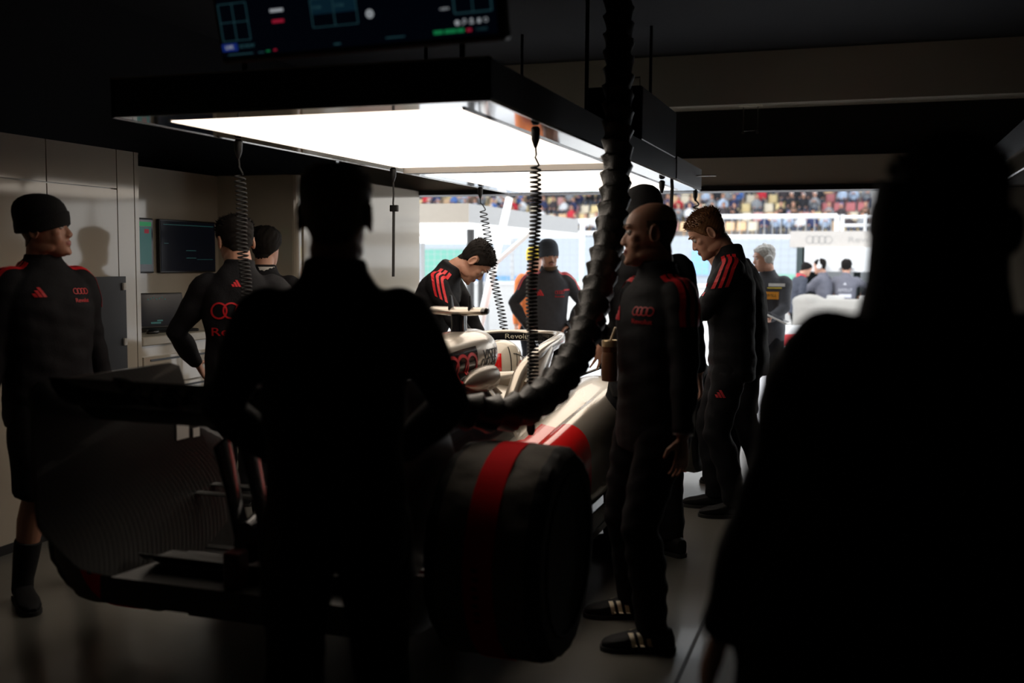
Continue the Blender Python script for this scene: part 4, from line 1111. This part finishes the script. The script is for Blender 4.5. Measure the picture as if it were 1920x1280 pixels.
MB().box((-1.3, .6, .06), (2.3, .9, .72)).build('desk_base', mat('stand_dark', (.05, .07, .07), .4), ps, None, False)
lg = lay('emblem', rings4(.45), None, (-.93, -.002, 1.93), (0, -1, 0), (0, 0, 1), mat('grey_print', (.42, .40, .38), .6), ps, .002)
lay('lettering', text2('Revolut', .09, 0, .6), None, (-.15, -.002, 1.93), (0, -1, 0), (0, 0, 1), mat('grey_print', (.42, .40, .38), .6), ps, .002)
for i, x in enumerate((-.72, .02)):
    st_ = thing('stool', ('white backed stool under the grey-clad man turning to talk on the pit stand', 'white backed stool under the man in grey seen from behind on the pit stand')[i], 'stool', (.15 + x, 18.9 - .12, .06))
    s_ = MB(); s_.rbox((-.25, -.2, .50), (.25, .2, .58), .08); s_.build('seat', FABW, st_)
    s_ = MB(); s_.rbox((-.25, -.24, .62), (.25, -.18, .92), .03); s_.build('backrest', FABW, st_)
    s_ = MB(); s_.tube([(0, 0, .0), (0, 0, .5)], .04, 10); s_.tube([(0, -.19, .5), (0, -.21, .64)], .02, 8); s_.lathe([(.2, 0), (.2, .02), (.05, .05)], 'Z', 16); s_.build('pedestal', METAL, st_)
tr = thing('covered_trolley', 'equipment trolley under a rounded off-white cover in front of the pit stand', 'trolley', at(1540, 640, 15.5)); tr.location.z = 0
c_ = MB(); c_.rbox((-.42, -.3, .30), (.75, .3, 1.0), .22, 0, 6); c_.ell((-.2, 0, .95), (.25, .28, .12)); co = bake(c_, .03, 6); co.materials.append(mat('off_white_cover', (.30, .285, .26), .7)); link('cover', co, tr)
b = MB(); b.box((-.4, -.28, .12), (.72, .28, .32)); b.build('base', BLACK, tr, None, False)
for x in (-.3, .6):
    for y in (-.22, .22):
        w = MB(); w.lathe([(.02, -.02), (.06, -.02), (.06, .02), (.02, .02)], 'Y', 14, mat=M.Translation((x, y, .06))); w.build('castor', RUBBER, tr)
# white pipe frame and railing by the wall
fr = thing('pipe_frame', 'white pipe goal frame above the pit wall', 'frame', (at(1352, 640, 21.5).x, 20.9, 0))
wq = at(1565, 640, 21.0).x - fr.location.x
for z in (2.42, 2.02):
    q = MB(); q.tube([(0, 0, z), (wq, 0, z)], .045, 8); q.build('rail', GWH, fr)
for x in (0, wq):
    q = MB(); q.tube([(x, 0, 0), (x, 0, 2.44)], .05, 8); q.build('post', GWH, fr)
for x in np.linspace(.1, wq-.1, 14):
    q = MB(); q.tube([(x, 0, 2.02), (x, 0, 2.42)], .008, 5); q.build('bar', mat('frame_grey', (.45, .45, .46), .5), fr)
f2 = thing('pipe_frame', 'white pipe goal frame left of the fabric duct', 'frame', (at(1062, 640, 21.5).x, 20.9, 0))
for z in (2.35, 2.1):
    q = MB(); q.tube([(0, 0, z), (1.2, 0, z)], .045, 8); q.build('rail', GWH, f2)
for x in (.25, 1.2):
    q = MB(); q.tube([(x, 0, 0), (x, 0, 2.38)], .055, 8); q.build('post', GWH, f2)
rlg = thing('railing', 'white three-bar railing right of the pipe goal frame', 'railing', (fr.location.x + wq + .1, 20.9, 0))
for z in (2.1, 2.24, 2.4):
    q = MB(); q.tube([(0, 0, z), (2.2, 0, z)], .03, 8); q.build('rail', GWH, rlg)
for x in (.0, .42, 1.3, 2.2):
    q = MB(); q.tube([(x, 0, 0), (x, 0, 2.45)], .035, 8); q.build('post', GWH, rlg)
# track side wall, banners, catch fence
TWALL = mat('track_wall_blue_grey', (.42, .46, .50), .7, var=.05, scale=.4)
tag(MB().box((-34, 32, 0), (14, 32.4, 2.3)).build('wall_track', TWALL, None, None, False), kind='structure')
def banner(label, px0, px1, py0, py1, col, words=None):
    d = 31.94
    def ray(px, py):
        a_ = at(px, py, 10) - CAM_LOC; return CAM_LOC + a_*(d/a_.y)
    a_, b_ = ray(px0, py1), ray(px1, py0)
    t = thing('banner', label, 'banner', (a_.x, d, max(.02, a_.z)))
    w, h = b_.x-a_.x, b_.z-max(.02, a_.z)
    MB().box((0, 0, 0), (w, .05, h)).build('sheet', mat('banner_' + '_'.join('%02d' % int(c*99) for c in col), col, .6, var=.04, scale=.8), t, None, False)
banner('green banner on the track wall behind the stooping man', 790, 868, 468, 532, (.16, .42, .33))
banner('blue banner on the track wall right of the stooping man\'s face', 878, 912, 466, 535, (.06, .22, .55))
banner('blue strip of banner low on the track wall beside the man with hands on hips', 930, 985, 518, 534, (.14, .32, .60))
banner('pale green banner on the track wall right of the man with hands on hips', 1082, 1110, 522, 545, (.30, .60, .48))
banner('light blue banner on the track wall under the red-haired man\'s chin', 1296, 1330, 470, 515, (.25, .48, .85))
banner('green banner strip low on the track wall right of the man with the orange badge', 1455, 1492, 515, 528, (.2, .5, .36))
cf = thing('catch_fence', 'grey wire catch fence standing behind the pit wall', 'fence', (-10, 20.62, 0))
wm = MB()
for z in np.arange(1.0, 2.0, .13): wm.box((-16, -.005, z), (14, .005, z+.008))
for x in np.arange(-16, 14, .15): wm.box((x, -.004, 0), (x+.008, .004, 2.0))
wm.build('wire_mesh', mat('fence_wire', (.40, .42, .44), .5), cf, None, False)
for x in range(-15, 15, 3):
    MB().box((x-.03, .006, 0), (x+.03, .06, 2.02)).build('post', mat('fence_post', (.5, .51, .52), .5), cf, None, False)
# grandstand: steps, seats and people on them
gy0, gz0, gp, gh, NR = 48.8, 2.59, .80, .46, 7
gs = MB()
for k in range(NR + 4): gs.box((-30, gy0 + k*gp, 0), (8, gy0 + (k+1)*gp + (6 if k == NR+3 else 0), gz0 + k*gh))
tag(gs.build('grandstand_terrace', mat('terrace_concrete', (.5, .48, .46), .8), None, None, False), kind='structure')
tag(MB().box((-30, gy0-.4, 0), (8, gy0-.1, gz0+.02)).build('trim_terrace_front', GREYC, None, None, False), kind='structure')
SEATC = [('yellow', (.88, .70, .36)), ('orange', (.86, .58, .34)), ('dark red', (.55, .17, .18)), ('cream', (.85, .75, .58)), ('pale red', (.70, .36, .34))]
seat_me = []
for nm, c in SEATC:
    s_ = MB(); s_.rbox((-.21, -.20, .36), (.21, .20, .42), .06); s_.loft([[(.21*cos(t), .20 + .03*cos(2*t)*0 + .05*z, .42 + .40*z + .0*sin(t)) if False else V((.21*math.copysign(abs(cos(t))**.5, cos(t)), .20 + .04*z + .025*sin(t), .42 + .36*z)) for t in [2*pi*k/12 for k in range(12)]] for z in (0, .5, 1)]); s_.box((-.03, .05, 0), (.03, .12, .37))
    seat_me.append(s_.mesh('grandstand_seat', [mat('seat_' + nm.replace(' ', '_'), c, .5)]))
CLO = [('black', (.02, .02, .025)), ('navy', (.03, .04, .11)), ('white', (.75, .76, .78)), ('grey', (.28, .29, .31)), ('red', (.60, .03, .05)), ('dark', (.05, .04, .045)), ('blue', (.10, .20, .50)), ('pale blue', (.50, .60, .75)), ('brown', (.16, .10, .07)), ('orange', (.85, .30, .06))]
HATS = [('dark_hair', HAIRB), ('white_cap', mat('white_cap', (.8, .8, .8), .7)), ('blue_cap', mat('blue_cap', (.08, .2, .5), .7)), ('brown_hair', HAIRL)]
def fan(ci, hi, pose):
    s_ = MB(); ln = (.0, .12, -.04)[pose]
    s_.tube([(0, -.02, .42), (0, ln*.4, .62), (0, ln*.8, .82), (0, ln, .93), (0, ln, .98)], [(.165, .13), (.17, .13), (.185, .13), (.13, .09), (.06, .06)], 12, 0, True, V((1, 0, 0)))
    for sx in (-1, 1):
        ar = [(sx*.17, ln*.9, .86), (sx*.20, -.06, .62), (sx*(.10, .14, .05)[pose], -.30, (.58, .55, .80)[pose])]
        s_.tube(ar, [.058, .050, .042], 8, 0); s_.ell(ar[2], (.05, .05, .05), 8, 5, 1)
        s_.tube([(sx*.10, -.02, .46), (sx*.13, -.42, .48), (sx*.13, -.46, .05)], [.095, .075, .06], 8, 3)
    s_.tube([(0, ln, .95), (0, ln - .01, 1.03)], .055, 8, 1); s_.ell((0, ln - .02, 1.11), (.08, .095, .12), 10, 8, 1); s_.ell((0, ln + .005, 1.15), (.088, .10, .10), 10, 7, 2)
    return s_.mesh('spectator', [mat('fan_' + CLO[ci][0].replace(' ', '_'), CLO[ci][1], .8), SKIN, HATS[hi][1], mat('fan_jeans', (.06, .07, .10), .8)])
FM = {}
rg_ = random.Random(11)
for k in range(NR):
    y = gy0 + k*gp + .42; z = gz0 + k*gh
    x = -23.0 + .13*(k % 2)
    while x < .9:
        px = (CAM_M.inverted() @ V((x, y, z+.7))); u = 960 + px.x/-px.z*FPX; v_ = 640 - px.y/-px.z*FPX
        if 782 < u < 1632 and v_ > 338:
            blk = math.sin(x*.55 + k*.8) + math.sin(x*.21 + 2)
            si = 2 if blk > 1.5 and rg_.random() < .7 else rg_.choice([0, 0, 1, 1, 3, 3, 3, 4])
            o = bpy.data.objects.new('grandstand_seat', seat_me[si]); C.objects.link(o); o.location = (x, y, z)
            tag(o, SEATC[si][0] + ' plastic seat on the grandstand terrace', 'seat', SEATC[si][0] + ' grandstand seats')
            if rg_.random() < .57:
                ci = rg_.choice([0, 0, 0, 1, 1, 1, 2, 2, 3, 3, 4, 5, 5, 6, 7, 7, 8]); hi = rg_.choice([0, 0, 0, 1, 2, 3]); po = rg_.randrange(3)
                if (ci, hi, po) not in FM: FM[(ci, hi, po)] = fan(ci, hi, po)
                f = bpy.data.objects.new('spectator', FM[(ci, hi, po)]); C.objects.link(f); f.location = (x, y - .02, z); f.rotation_euler = (0, 0, rg_.uniform(-.25, .25)); s0 = rg_.uniform(.94, 1.06); f.scale = (s0,)*3
                hn_ = ('dark hair', 'a white cap', 'a blue cap', 'brown hair')[hi]
                tag(f, 'spectator with %s in a %s top seated in the grandstand' % (hn_, CLO[ci][0]), 'person', 'spectators with %s in %s tops' % (hn_, CLO[ci][0]))
        x += .53
rf = thing('crowd_shade_roof', 'unseen roof added over the grandstand to shade the spectators', 'roof', (-11, gy0, 0))  # added out of view to keep sky light off the crowd
MB().box((-19, -3.0, 11.2), (19, 16, 11.5)).build('slab', GREYC, rf, None, False)
for x in range(-18, 19, 9): MB().box((x-.2, 14.4, 0), (x+.2, 14.8, 11.2)).build('column', GREYC, rf, None, False)
# two red marks of the pit lane: cones and a barrier board
for i, (px, d, lab) in enumerate(((1432, 14.0, 'red and white barrier board on the pit lane behind the man with the orange badge'), (1078, 13.2, 'red and white barrier board right of the man with hands on hips'))):
    p = at(px, 640, d); t = thing('barrier_board', lab, 'barrier', (p.x, p.y, 0))
    MB().box((-.3, -.03, .42), (.5, .03, .58)).build('red_board', mat('board_red', (.70, .06, .07), .5), t, None, False); MB().box((-.3, -.03, .58), (.5, .03, .70)).build('white_board', GWH, t, None, False)
    for x in (-.2, .4): MB().box((x-.03, -.1, 0), (x+.03, .1, .42)).build('foot', BLACK, t, None, False)
# ------------------------------------------------------------------ the people
TEAM = dict()
def badge(P, x, s, side=1, w=.085):
    emblem(P, 'four_ring_emblem', rings4(w), (x, s), side)
    emblem(P, 'chest_lettering', text2('Revolut', .018, 1, w*.95), (x, s - .042), side)
# man in a beanie at the left
P1 = person('man in a black beanie, team jacket with red shoulders and shorts by the glossy partition', 90, 4.72, 150, 1.0, head=(40, -2, 4), lean=(-2, 0), beanie=KNIT, hair='crop', shorts=True, bulk=1.12, hairm=HAIRL,
    wr=((.30, .0, .84), (-.31, -.02, .84)), el=((.6, -1, 0), (-.7, -1, 0)), feet=((.17, .03, 18), (-.17, -.03, -20)), skin=SKIN2)
emblem(P1, 'three_bar_emblem', bars3(.06), (.085, 1.385), 1); badge(P1, -.10, 1.39)
shoulder_stripes(P1, 0); shoulder_stripes(P1, 1)
bpy.context.view_layer.update()
lq = P1['root'].matrix_world.inverted() @ at(124, 797, 4.5)
m_ = MB(); m_.rbox((lq.x-.012, lq.y-.012, lq.z-.026), (lq.x+.012, lq.y+.012, lq.z+.026), .005); m_.build('belt_lamp', mat('red_lamp', (.3, .01, .01), .3, emit=(1, .02, .02), es=1.2), P1['root'])
m_ = MB(); m_.rbox((lq.x-.016, lq.y+.008, lq.z-.05), (lq.x+.016, lq.y+.09, lq.z+.06), .006); m_.build('belt_pouch', MATTE, P1['root'])
# man seen from behind with the four rings on his back
P2 = person('man seen from behind with large red rings on his jacket, standing at the recess', 450, 5.35, 6, .985, head=(22, 12, -4), lean=(4, 4), hair='thick', tuft=700, hairseed=5, wr=((.24, .22, 1.0), (-.25, .22, 1.0)), el=((.8, -.6, -.2), (-.8, -.6, -.2)))
emblem(P2, 'four_ring_emblem', rings4(.27), (0, 1.29), -1); emblem(P2, 'back_lettering', text2('Revolut', .042, 1, .27), (0, 1.185), -1); emblem(P2, 'three_bar_emblem', bars3(.05), (.0, 1.425), -1)
# second dark-haired man behind him
P3 = person('dark-haired man with a white collar half hidden behind the man with the red rings', 497, 6.5, 10, .965, head=(-14, 4, 0), hair='thick', hairseed=8, detail=False, vox=.007)
cl_ = MB(); up_ = P3['up']; cl_.loft([[up_(.076*cos(2*pi*k/18), -.006 + .074*sin(2*pi*k/18), s) for k in range(18)] for s in (1.515, 1.55)], 0, False); cl_.build('white_collar', FABW, P3['jacket']).modifiers.new('t', 'SOLIDIFY').thickness = .004
# dark foreground man seen from behind
P4 = person('dark silhouette of a short-haired man seen from behind in the middle foreground', 628, 2.6, 2, .99, head=(-8, 0, 0), hair='spiky', tuft=2200, hairm=HAIRL, hairseed=3, bulk=1.0,
    wr=((.17, .26, 1.02), (-.17, .26, 1.02)), el=((1, -.4, -.25), (-1, -.4, -.25)), lean=(2, 0), hn=((-1, 0, .2), (1, 0, .2)), curl=(.6, .6))
# stooping man on the far side of the car
P5 = person('dark-haired man with red shoulder stripes stooping over the far side of the race car', 806, 6.75, 108, 1.0, head=(10, 30, -6), lean=(15, 14), hair='thick', hairseed=12, tuft=500,
    wr=((.20, .42, .86), (-.22, .38, .84)), el=((1, -.3, .2), (-1, -.3, .2)), hipy=-.06, collar=True)
emblem(P5, 'three_bar_emblem', bars3(.07), (.075, 1.29), 1); badge(P5, -.08, 1.29); shoulder_stripes(P5, 0); shoulder_stripes(P5, 1)
emblem(P5, 'sleeve_band', rect2(.07, .014, 0, 0, 6, 2), (.18, 1.36), 1); emblem(P5, 'sleeve_band', rect2(.07, .014, 0, 0, 6, 2), (.18, 1.325), 1)
# man with hands on hips outside
P6 = person('bearded man in a grey beanie with hands on his hips outside the garage door', 1027, 9.75, 172, .955, head=(6, 4, 4), beanie=mat('grey_knit', (.06, .072, .09), .95, bump=.6, bscale=160), hair='crop', lean=(2, 2),
    wr=((.215, .06, .985), (-.215, .06, .985)), el=((1, -.5, .1), (-1, -.5, .1)), hd=((-.8, .35, -.35), (.8, .35, -.35)), hn=((0, .3, -1), (0, .3, -1)), curl=(.5, .5), feet=((.2, 0, 15), (-.2, 0, -15)), bulk=1.05, vox=.006,
    jacket=mat('charcoal_fabric', (.045, .045, .052), .8, var=.2, scale=40))
emblem(P6, 'three_bar_emblem', bars3(.075), (.085, 1.31), 1); badge(P6, -.09, 1.32, 1, .10); shoulder_stripes(P6, 0); shoulder_stripes(P6, 1)
for x in (.17, -.17): emblem(P6, 'sleeve_band', rect2(.07, .016, 0, 0, 6, 2), (x, 1.34), 1)
bd_ = MB(); HM = P6['HM']
rgs = []
for z, f in ((-.010, .6), (.0, .9), (.014, 1.0), (.024, .99)):
    rgs.append([HM @ V(((.052 + .012*z/.03)*f*cos(t), .055 + .048*f*sin(t), z)) for t in [radians(-10 + 200*k/16) for k in range(17)]])
bd_.loft(rgs, 0, False, False); bd_.build('beard', HAIRL, P6['root']).modifiers.new('t', 'SOLIDIFY').thickness = .006
ms_ = MB(); ms_.tube([HM @ V((x, .1005 - abs(x)*.25, .066 - abs(x)*.3)) for x in (-.028, -.014, 0, .014, .028)], [.002, .0045, .004, .0045, .002], 6); ms_.build('moustache', HAIRB, P6['root'])
gl = mat('grey_glove', (.30, .30, .29), .8)
for i in (0, 1):
    s_, e, w = P6['arm'][i]; g_ = MB(); g_.tube([w + (e-w)*.16, w, w + V((-.04*(1-2*i), .02, -.02))], [.042, .045, .05], 12); g_.build('glove_cuff', BLACK, P6['root'])
# marshal in an orange vest behind him
VEST = mat('orange_vest', (.85, .22, .05), .6)
P7 = person('person in an orange vest and yellow cap behind the man with hands on hips', 1000, 11.6, 150, .93, jacket=VEST, hair='crop', detail=False, vox=.010, bulk=1.05, beanie=mat('yellow_cap', (.75, .55, .06), .8))
# headset man leaning over the car
P8 = person('man with a headset over a dark cap standing behind the bald man', 1213, 5.45, -14, 1.06, headscale=1.17, head=(4, 4, 0), lean=(5, 5), headset=PLAST, hair='crop', bulk=1.04, beanie=KNIT,
    wr=((.30, .10, .88), (-.17, .14, 1.05)), el=((.8, -1, 0), (-.8, -.8, .0)), feet=((.13, -.04, -30), (-.13, .04, -60)), curl=(.4, .2), spread=.22, hd=(None, (-.45, .25, -1)), hn=(None, (.2, 1, .1)), detail=True)
# bald man in front
P9 = person('bald man in a dark team jacket facing left, in front of the headset man', 1226, 4.2, -122, .99, head=(-28, 2, 3), lean=(-2, 2), hair='bald', hairm=HAIRL, bulk=1.0,
    wr=((.27, -.06, .86), (-.27, .03, .85)), el=((.4, -1, -.1), (-.4, -1, -.1)), feet=((.24, -.06, 26), (-.13, .06, 24)))
badge(P9, -.085, 1.365, 1, .11); emblem(P9, 'three_bar_emblem', bars3(.075), (.085, 1.345), 1); shoulder_stripes(P9, 1); shoulder_stripes(P9, 0)
ww, we = P9['arm'][1][2], P9['arm'][1][1]; wt = MB(); wt.tube([ww + (we-ww)*.02, ww + (we-ww)*.13], .040, 16); wo_ = wt.build('wristwatch', METAL, P9['root'])
CREAM = mat('cream_stripe', (.75, .66, .5), .6)
for i in (0, 1):
    so, Mx = P9['shoe%d' % i]
    bv = bvh_of(so)
    for side in (1, -1):
        for k in range(3):
            g_ = quad2([(-.035 + k*.032, -.025), (-.017 + k*.032, -.025), (.0 + k*.032 - .03, .03), (-.018 + k*.032 - .03, .03)], 2, 6)
            c_ = Mx @ V((side*.06, .055, .062)); lay('shoe_stripe', g_, bv, c_, Mx.to_3x3() @ V((side, 0, .45)), (0, 0, 1), CREAM, so, .0015, .1)
# red-haired man
P10 = person('red-haired man in black looking down with folded arms right of the headset man', 1372, 6.35, -92, 1.05, head=(4, 26, 0), lean=(0, 8), hair='thick', hairm=HAIRR, tuft=1800, hairseed=21,
    wr=((-.06, .30, 1.13), (.05, .29, 1.20)), el=((1, -.2, -.6), (-1, -.2, -.6)), hd=((-1, .1, .1), (1, .1, .0)), hn=((0, -1, 0), (0, -1, 0)), feet=((.10, .06, 5), (-.11, -.04, -5)), bulk=1.08)
shoulder_stripes(P10, 1); shoulder_stripes(P10, 0)
for k, (w, t) in enumerate(((.06, None), (.075, None))): emblem(P10, 'sleeve_band', rect2(w, .02, 0, 0, 5, 2), (-.16, 1.36 - k*.055), 1)
def thigh(P, i, g_, m, f=.45, out=1):
    h_, k_, a_ = P['leg'][i]; c = h_.lerp(k_, f); sg = 1-2*i
    lay('three_bar_emblem', g_, P['trousers_bvh'], c + V((sg*.12, .03, 0)), (sg, .35, 0), (0, 0, 1), m, P['trousers'], .003, .15)
thigh(P10, 1, bars3(.06), mat('dim_red_print', (.45, .02, .03), .6))
# dark man behind the red-haired one
P11 = person('dark-haired man in black bending behind the red-haired man\'s shoulder', 1402, 7.0, -78, 1.0, head=(0, 30, 0), lean=(2, 12), hair='thick', tuft=400, hairseed=31, detail=False, vox=.007, feet=((.1, .12, 0), (-.14, -.16, 0)), bulk=1.05)
thigh(P11, 1, bars3(.06), mat('dim_red_print', (.45, .02, .03), .6))
# grey-haired man with the orange badge
P12 = person('grey-haired man with an orange badge holding a tablet and cup outside the door', 1436, 10.0, -166, .945, head=(-58, 8, 0), hair='thick', hairm=HAIRG, headset=mat('silver_headset', (.45, .43, .40), .4), vox=.007, bulk=1.05,
    wr=((.02, .36, 1.08), (-.10, .34, 1.06)), el=((.8, -.4, -.6), (-.8, -.4, -.6)), hd=((-.6, .6, .2), (.2, 1, .1)), hn=((0, 0, 1), (0, 0, 1)), jacket=mat('charcoal_fabric', (.045, .045, .052), .8), curl=(.7, .5))
emblem(P12, 'orange_badge', rect2(.15, .075, 0, 0, 6, 3), (-.07, 1.30), 1, ORANGE); emblem(P12, 'badge_lettering', text2('PIRELLI', .028, 1, .12), (-.07, 1.30), 1, BLACK)
emblem(P12, 'white_yoke', rect2(.16, .03, 0, 0, 6, 2), (-.12, 1.405), 1, FABW); emblem(P12, 'yellow_piping', rect2(.14, .012, 0, 0, 6, 2), (-.10, 1.375), 1, mat('yellow_print', (.8, .62, .08), .6))
def hand_pt(P, i, off=(0, 0, 0)): return P['root'].matrix_basis @ (P['arm'][i][2] + V(off))
bpy.context.view_layer.update()
tbp = thing('tablet', 'white tablet held by the grey-haired man with the orange badge', 'tablet', hand_pt(P12, 1, (-.10, .10, .03)), P12['root'].rotation_euler.z)
t_ = MB(); t_.rbox((-.13, -.09, 0), (.13, .09, .014), .015, mat=M.Rotation(radians(-24), 4, 'Y')); t_.build('body', WHITE, tbp)
t_ = MB(); t_.box((-.115, -.078, .0142), (.115, .078, .0150), mat=M.Rotation(radians(-24), 4, 'Y')); t_.build('display', mat('tablet_glass', (.05, .05, .055), .1), tbp, None, False)
cp_ = thing('cup', 'white cup held by the grey-haired man with the orange badge', 'cup', hand_pt(P12, 0, (-.03, .09, .02)))
t_ = MB(); t_.lathe([(.034, 0), (.045, .13), (.047, .135), (.044, .135), (.033, .006)], 'Z', 24); t_.build('body', WHITE, cp_)
# pit wall people
GREYJ = mat('grey_team_jacket', (.13, .13, .16), .8, var=.1)
P13 = person('man with a red collar leaning at the left end of the pit stand', 1490, 17.5, 62, .87, head=(-10, 10, 0), lean=(6, 10), hair='short', detail=False, vox=.011, jacket=mat('navy_jacket', (.04, .045, .065), .8), wr=((.24, .12, .98), (-.26, .02, .88)), zoff=0)
cl_ = MB(); up_ = P13['up']; cl_.loft([[up_(.095*cos(2*pi*k/18), -.006 + .09*sin(2*pi*k/18), s) for k in range(18)] for s in (1.46, 1.54)], 0, False); cl_.build('red_collar', RED, P13['jacket']).modifiers.new('t', 'SOLIDIFY').thickness = .006
SEAT = dict(hipz=-.25, feet=((.12, .40, 0), (-.12, .40, 0)), vox=.011, detail=False)
P14 = person('grey-jacketed man with a headset seated on the pit stand turning left to talk', 1546, 17.95, -62, 1.0, head=(12, 0, 0), lean=(6, 4), hair='short', headset=mat('white_headset', (.7, .7, .7), .5), jacket=GREYJ, wr=((.10, .42, 1.02), (-.04, .44, 1.08)), el=((.8, -.3, -.6), (-.8, -.3, -.6)), zoff=.06, **SEAT)
P15 = person('man in grey seen from behind with white headset seated on the pit stand', 1582, 17.85, 2, 1.0, lean=(6, 8), hair='short', headset=mat('white_headset', (.7, .7, .7), .5), jacket=GREYJ, wr=((.28, .30, .92), (-.24, .34, .92)), el=((1, -.4, -.2), (-1, -.4, -.2)), zoff=.06, **SEAT)
emblem(P15, 'back_lettering', text2('REVOLUT', .05, 1, .22), (0, 1.24), -1, mat('pale_print', (.6, .6, .65), .6)); emblem(P15, 'three_bar_emblem', bars3(.06), (0, 1.34), -1, mat('pale_print', (.6, .6, .65), .6)); emblem(P15, 'back_panel', rect2(.2, .06, 0, 0, 6, 3), (0, 1.15), -1, mat('pale_print', (.6, .6, .65), .6))
# big dark foreground man at the right
P16 = person('large dark out-of-focus silhouette of a man with headset in the right foreground', 1748, 1.70, -10, .97, head=(6, 2, 6), hair='thick', tuft=900, hairseed=41, headset=MATTE, bulk=1.3, hem=1.32, headscale=1.07, lean=(0, 0), wr=((.36, .10, .84), (-.36, .06, .84)), el=((.8, -1, 0), (-.8, -1, 0)))
u_ = P16['up']; c_ = MB(); c_.loft([[u_(r*cos(2*pi*k/24), -.01 + r*.95*sin(2*pi*k/24), min(s, 1.6)) + V((0, 0, max(0, s-1.6))) for k in range(24)] for s, r in ((1.43, .19), (1.47, .15), (1.51, .125), (1.57, .113), (1.63, .110), (1.69, .106), (1.73, .100))], 0); c_.build('raised_hood', JACKET, P16['jacket'])
# bottle in the hand of the headset man
bo_ = at(1146, 655, 4.75)
bt = thing('drinks_bottle', 'bronze drinks bottle with a looped carry strap held before the bald man\'s waist', 'bottle', at(1143, 715, 4.75))
t_ = MB(); t_.lathe([(.02, 0), (.036, .004), (.038, .03), (.038, .12), (.034, .135), (.036, .14), (.036, .165)], 'Z', 28); t_.build('body', mat('bronze_bottle', (.20, .10, .055), .35, metal=.6), bt)
t_ = MB(); t_.lathe([(.030, .160), (.038, .160), (.039, .185), (.036, .19), (.031, .188), (.030, .165)], 'Z', 28); t_.build('rim', mat('brass_rim', (.55, .42, .25), .3, metal=.8), bt)
t_ = MB(); t_.tube([(-.03, 0, .18), (.0, 0, .185), (.012, 0, .215), (.022, 0, .245), (.05, 0, .25), (.08, 0, .215)], .006, 8); t_.build('strap_loop', mat('cream_strap', (.62, .52, .36), .5), bt)
# ------------------------------------------------------------------ daylight, camera
w = bpy.data.worlds.new('overcast'); SC.world = w; w.use_nodes = True
nt = w.node_tree; bg = nt.nodes['Background']
sky = nt.nodes.new('ShaderNodeTexSky'); sky.sky_type = 'NISHITA'; sky.sun_disc = False; sky.sun_elevation = radians(38); sky.sun_rotation = radians(20); sky.dust_density = 4; sky.air_density = 1.4
mx = nt.nodes.new('ShaderNodeMix'); mx.data_type = 'RGBA'; mx.inputs[0].default_value = .8
sc_ = nt.nodes.new('ShaderNodeMix'); sc_.data_type = 'RGBA'; sc_.blend_type = 'MULTIPLY'; sc_.inputs[0].default_value = 1; sc_.inputs[7].default_value = (.12, .12, .12, 1)
nt.links.new(sky.outputs[0], sc_.inputs[6]); nt.links.new(sc_.outputs[2], mx.inputs[6]); mx.inputs[7].default_value = (.90, .95, 1.0, 1)
nt.links.new(mx.outputs[2], bg.inputs[0]); bg.inputs[1].default_value = 2.4
sd_ = bpy.data.lights.new('sun', 'SUN'); sd_.energy = 2.2; sd_.angle = radians(25); sd_.color = (1, .96, .9)
so_ = bpy.data.objects.new('sun', sd_); C.objects.link(so_); so_.rotation_euler = (radians(40), 0, radians(-50)); so_.location = (0, 30, 30)
cd = bpy.data.cameras.new('camera'); cam = bpy.data.objects.new('camera', cd); C.objects.link(cam); cam.matrix_world = CAM_M
cd.sensor_width = 36; cd.lens = 36*FPX/1920; cd.clip_start = .05; cd.clip_end = 300
cd.dof.use_dof = True; cd.dof.focus_distance = 6.2; cd.dof.aperture_fstop = 1.5
SC.camera = cam
vs = SC.view_settings; vs.view_transform = 'Standard'; vs.look = 'None'; vs.gamma = 1; vs.exposure = 0
try: vs.use_curve_mapping = False
except Exception: pass
SC.cycles.max_bounces = 6; SC.cycles.sample_clamp_indirect = 6
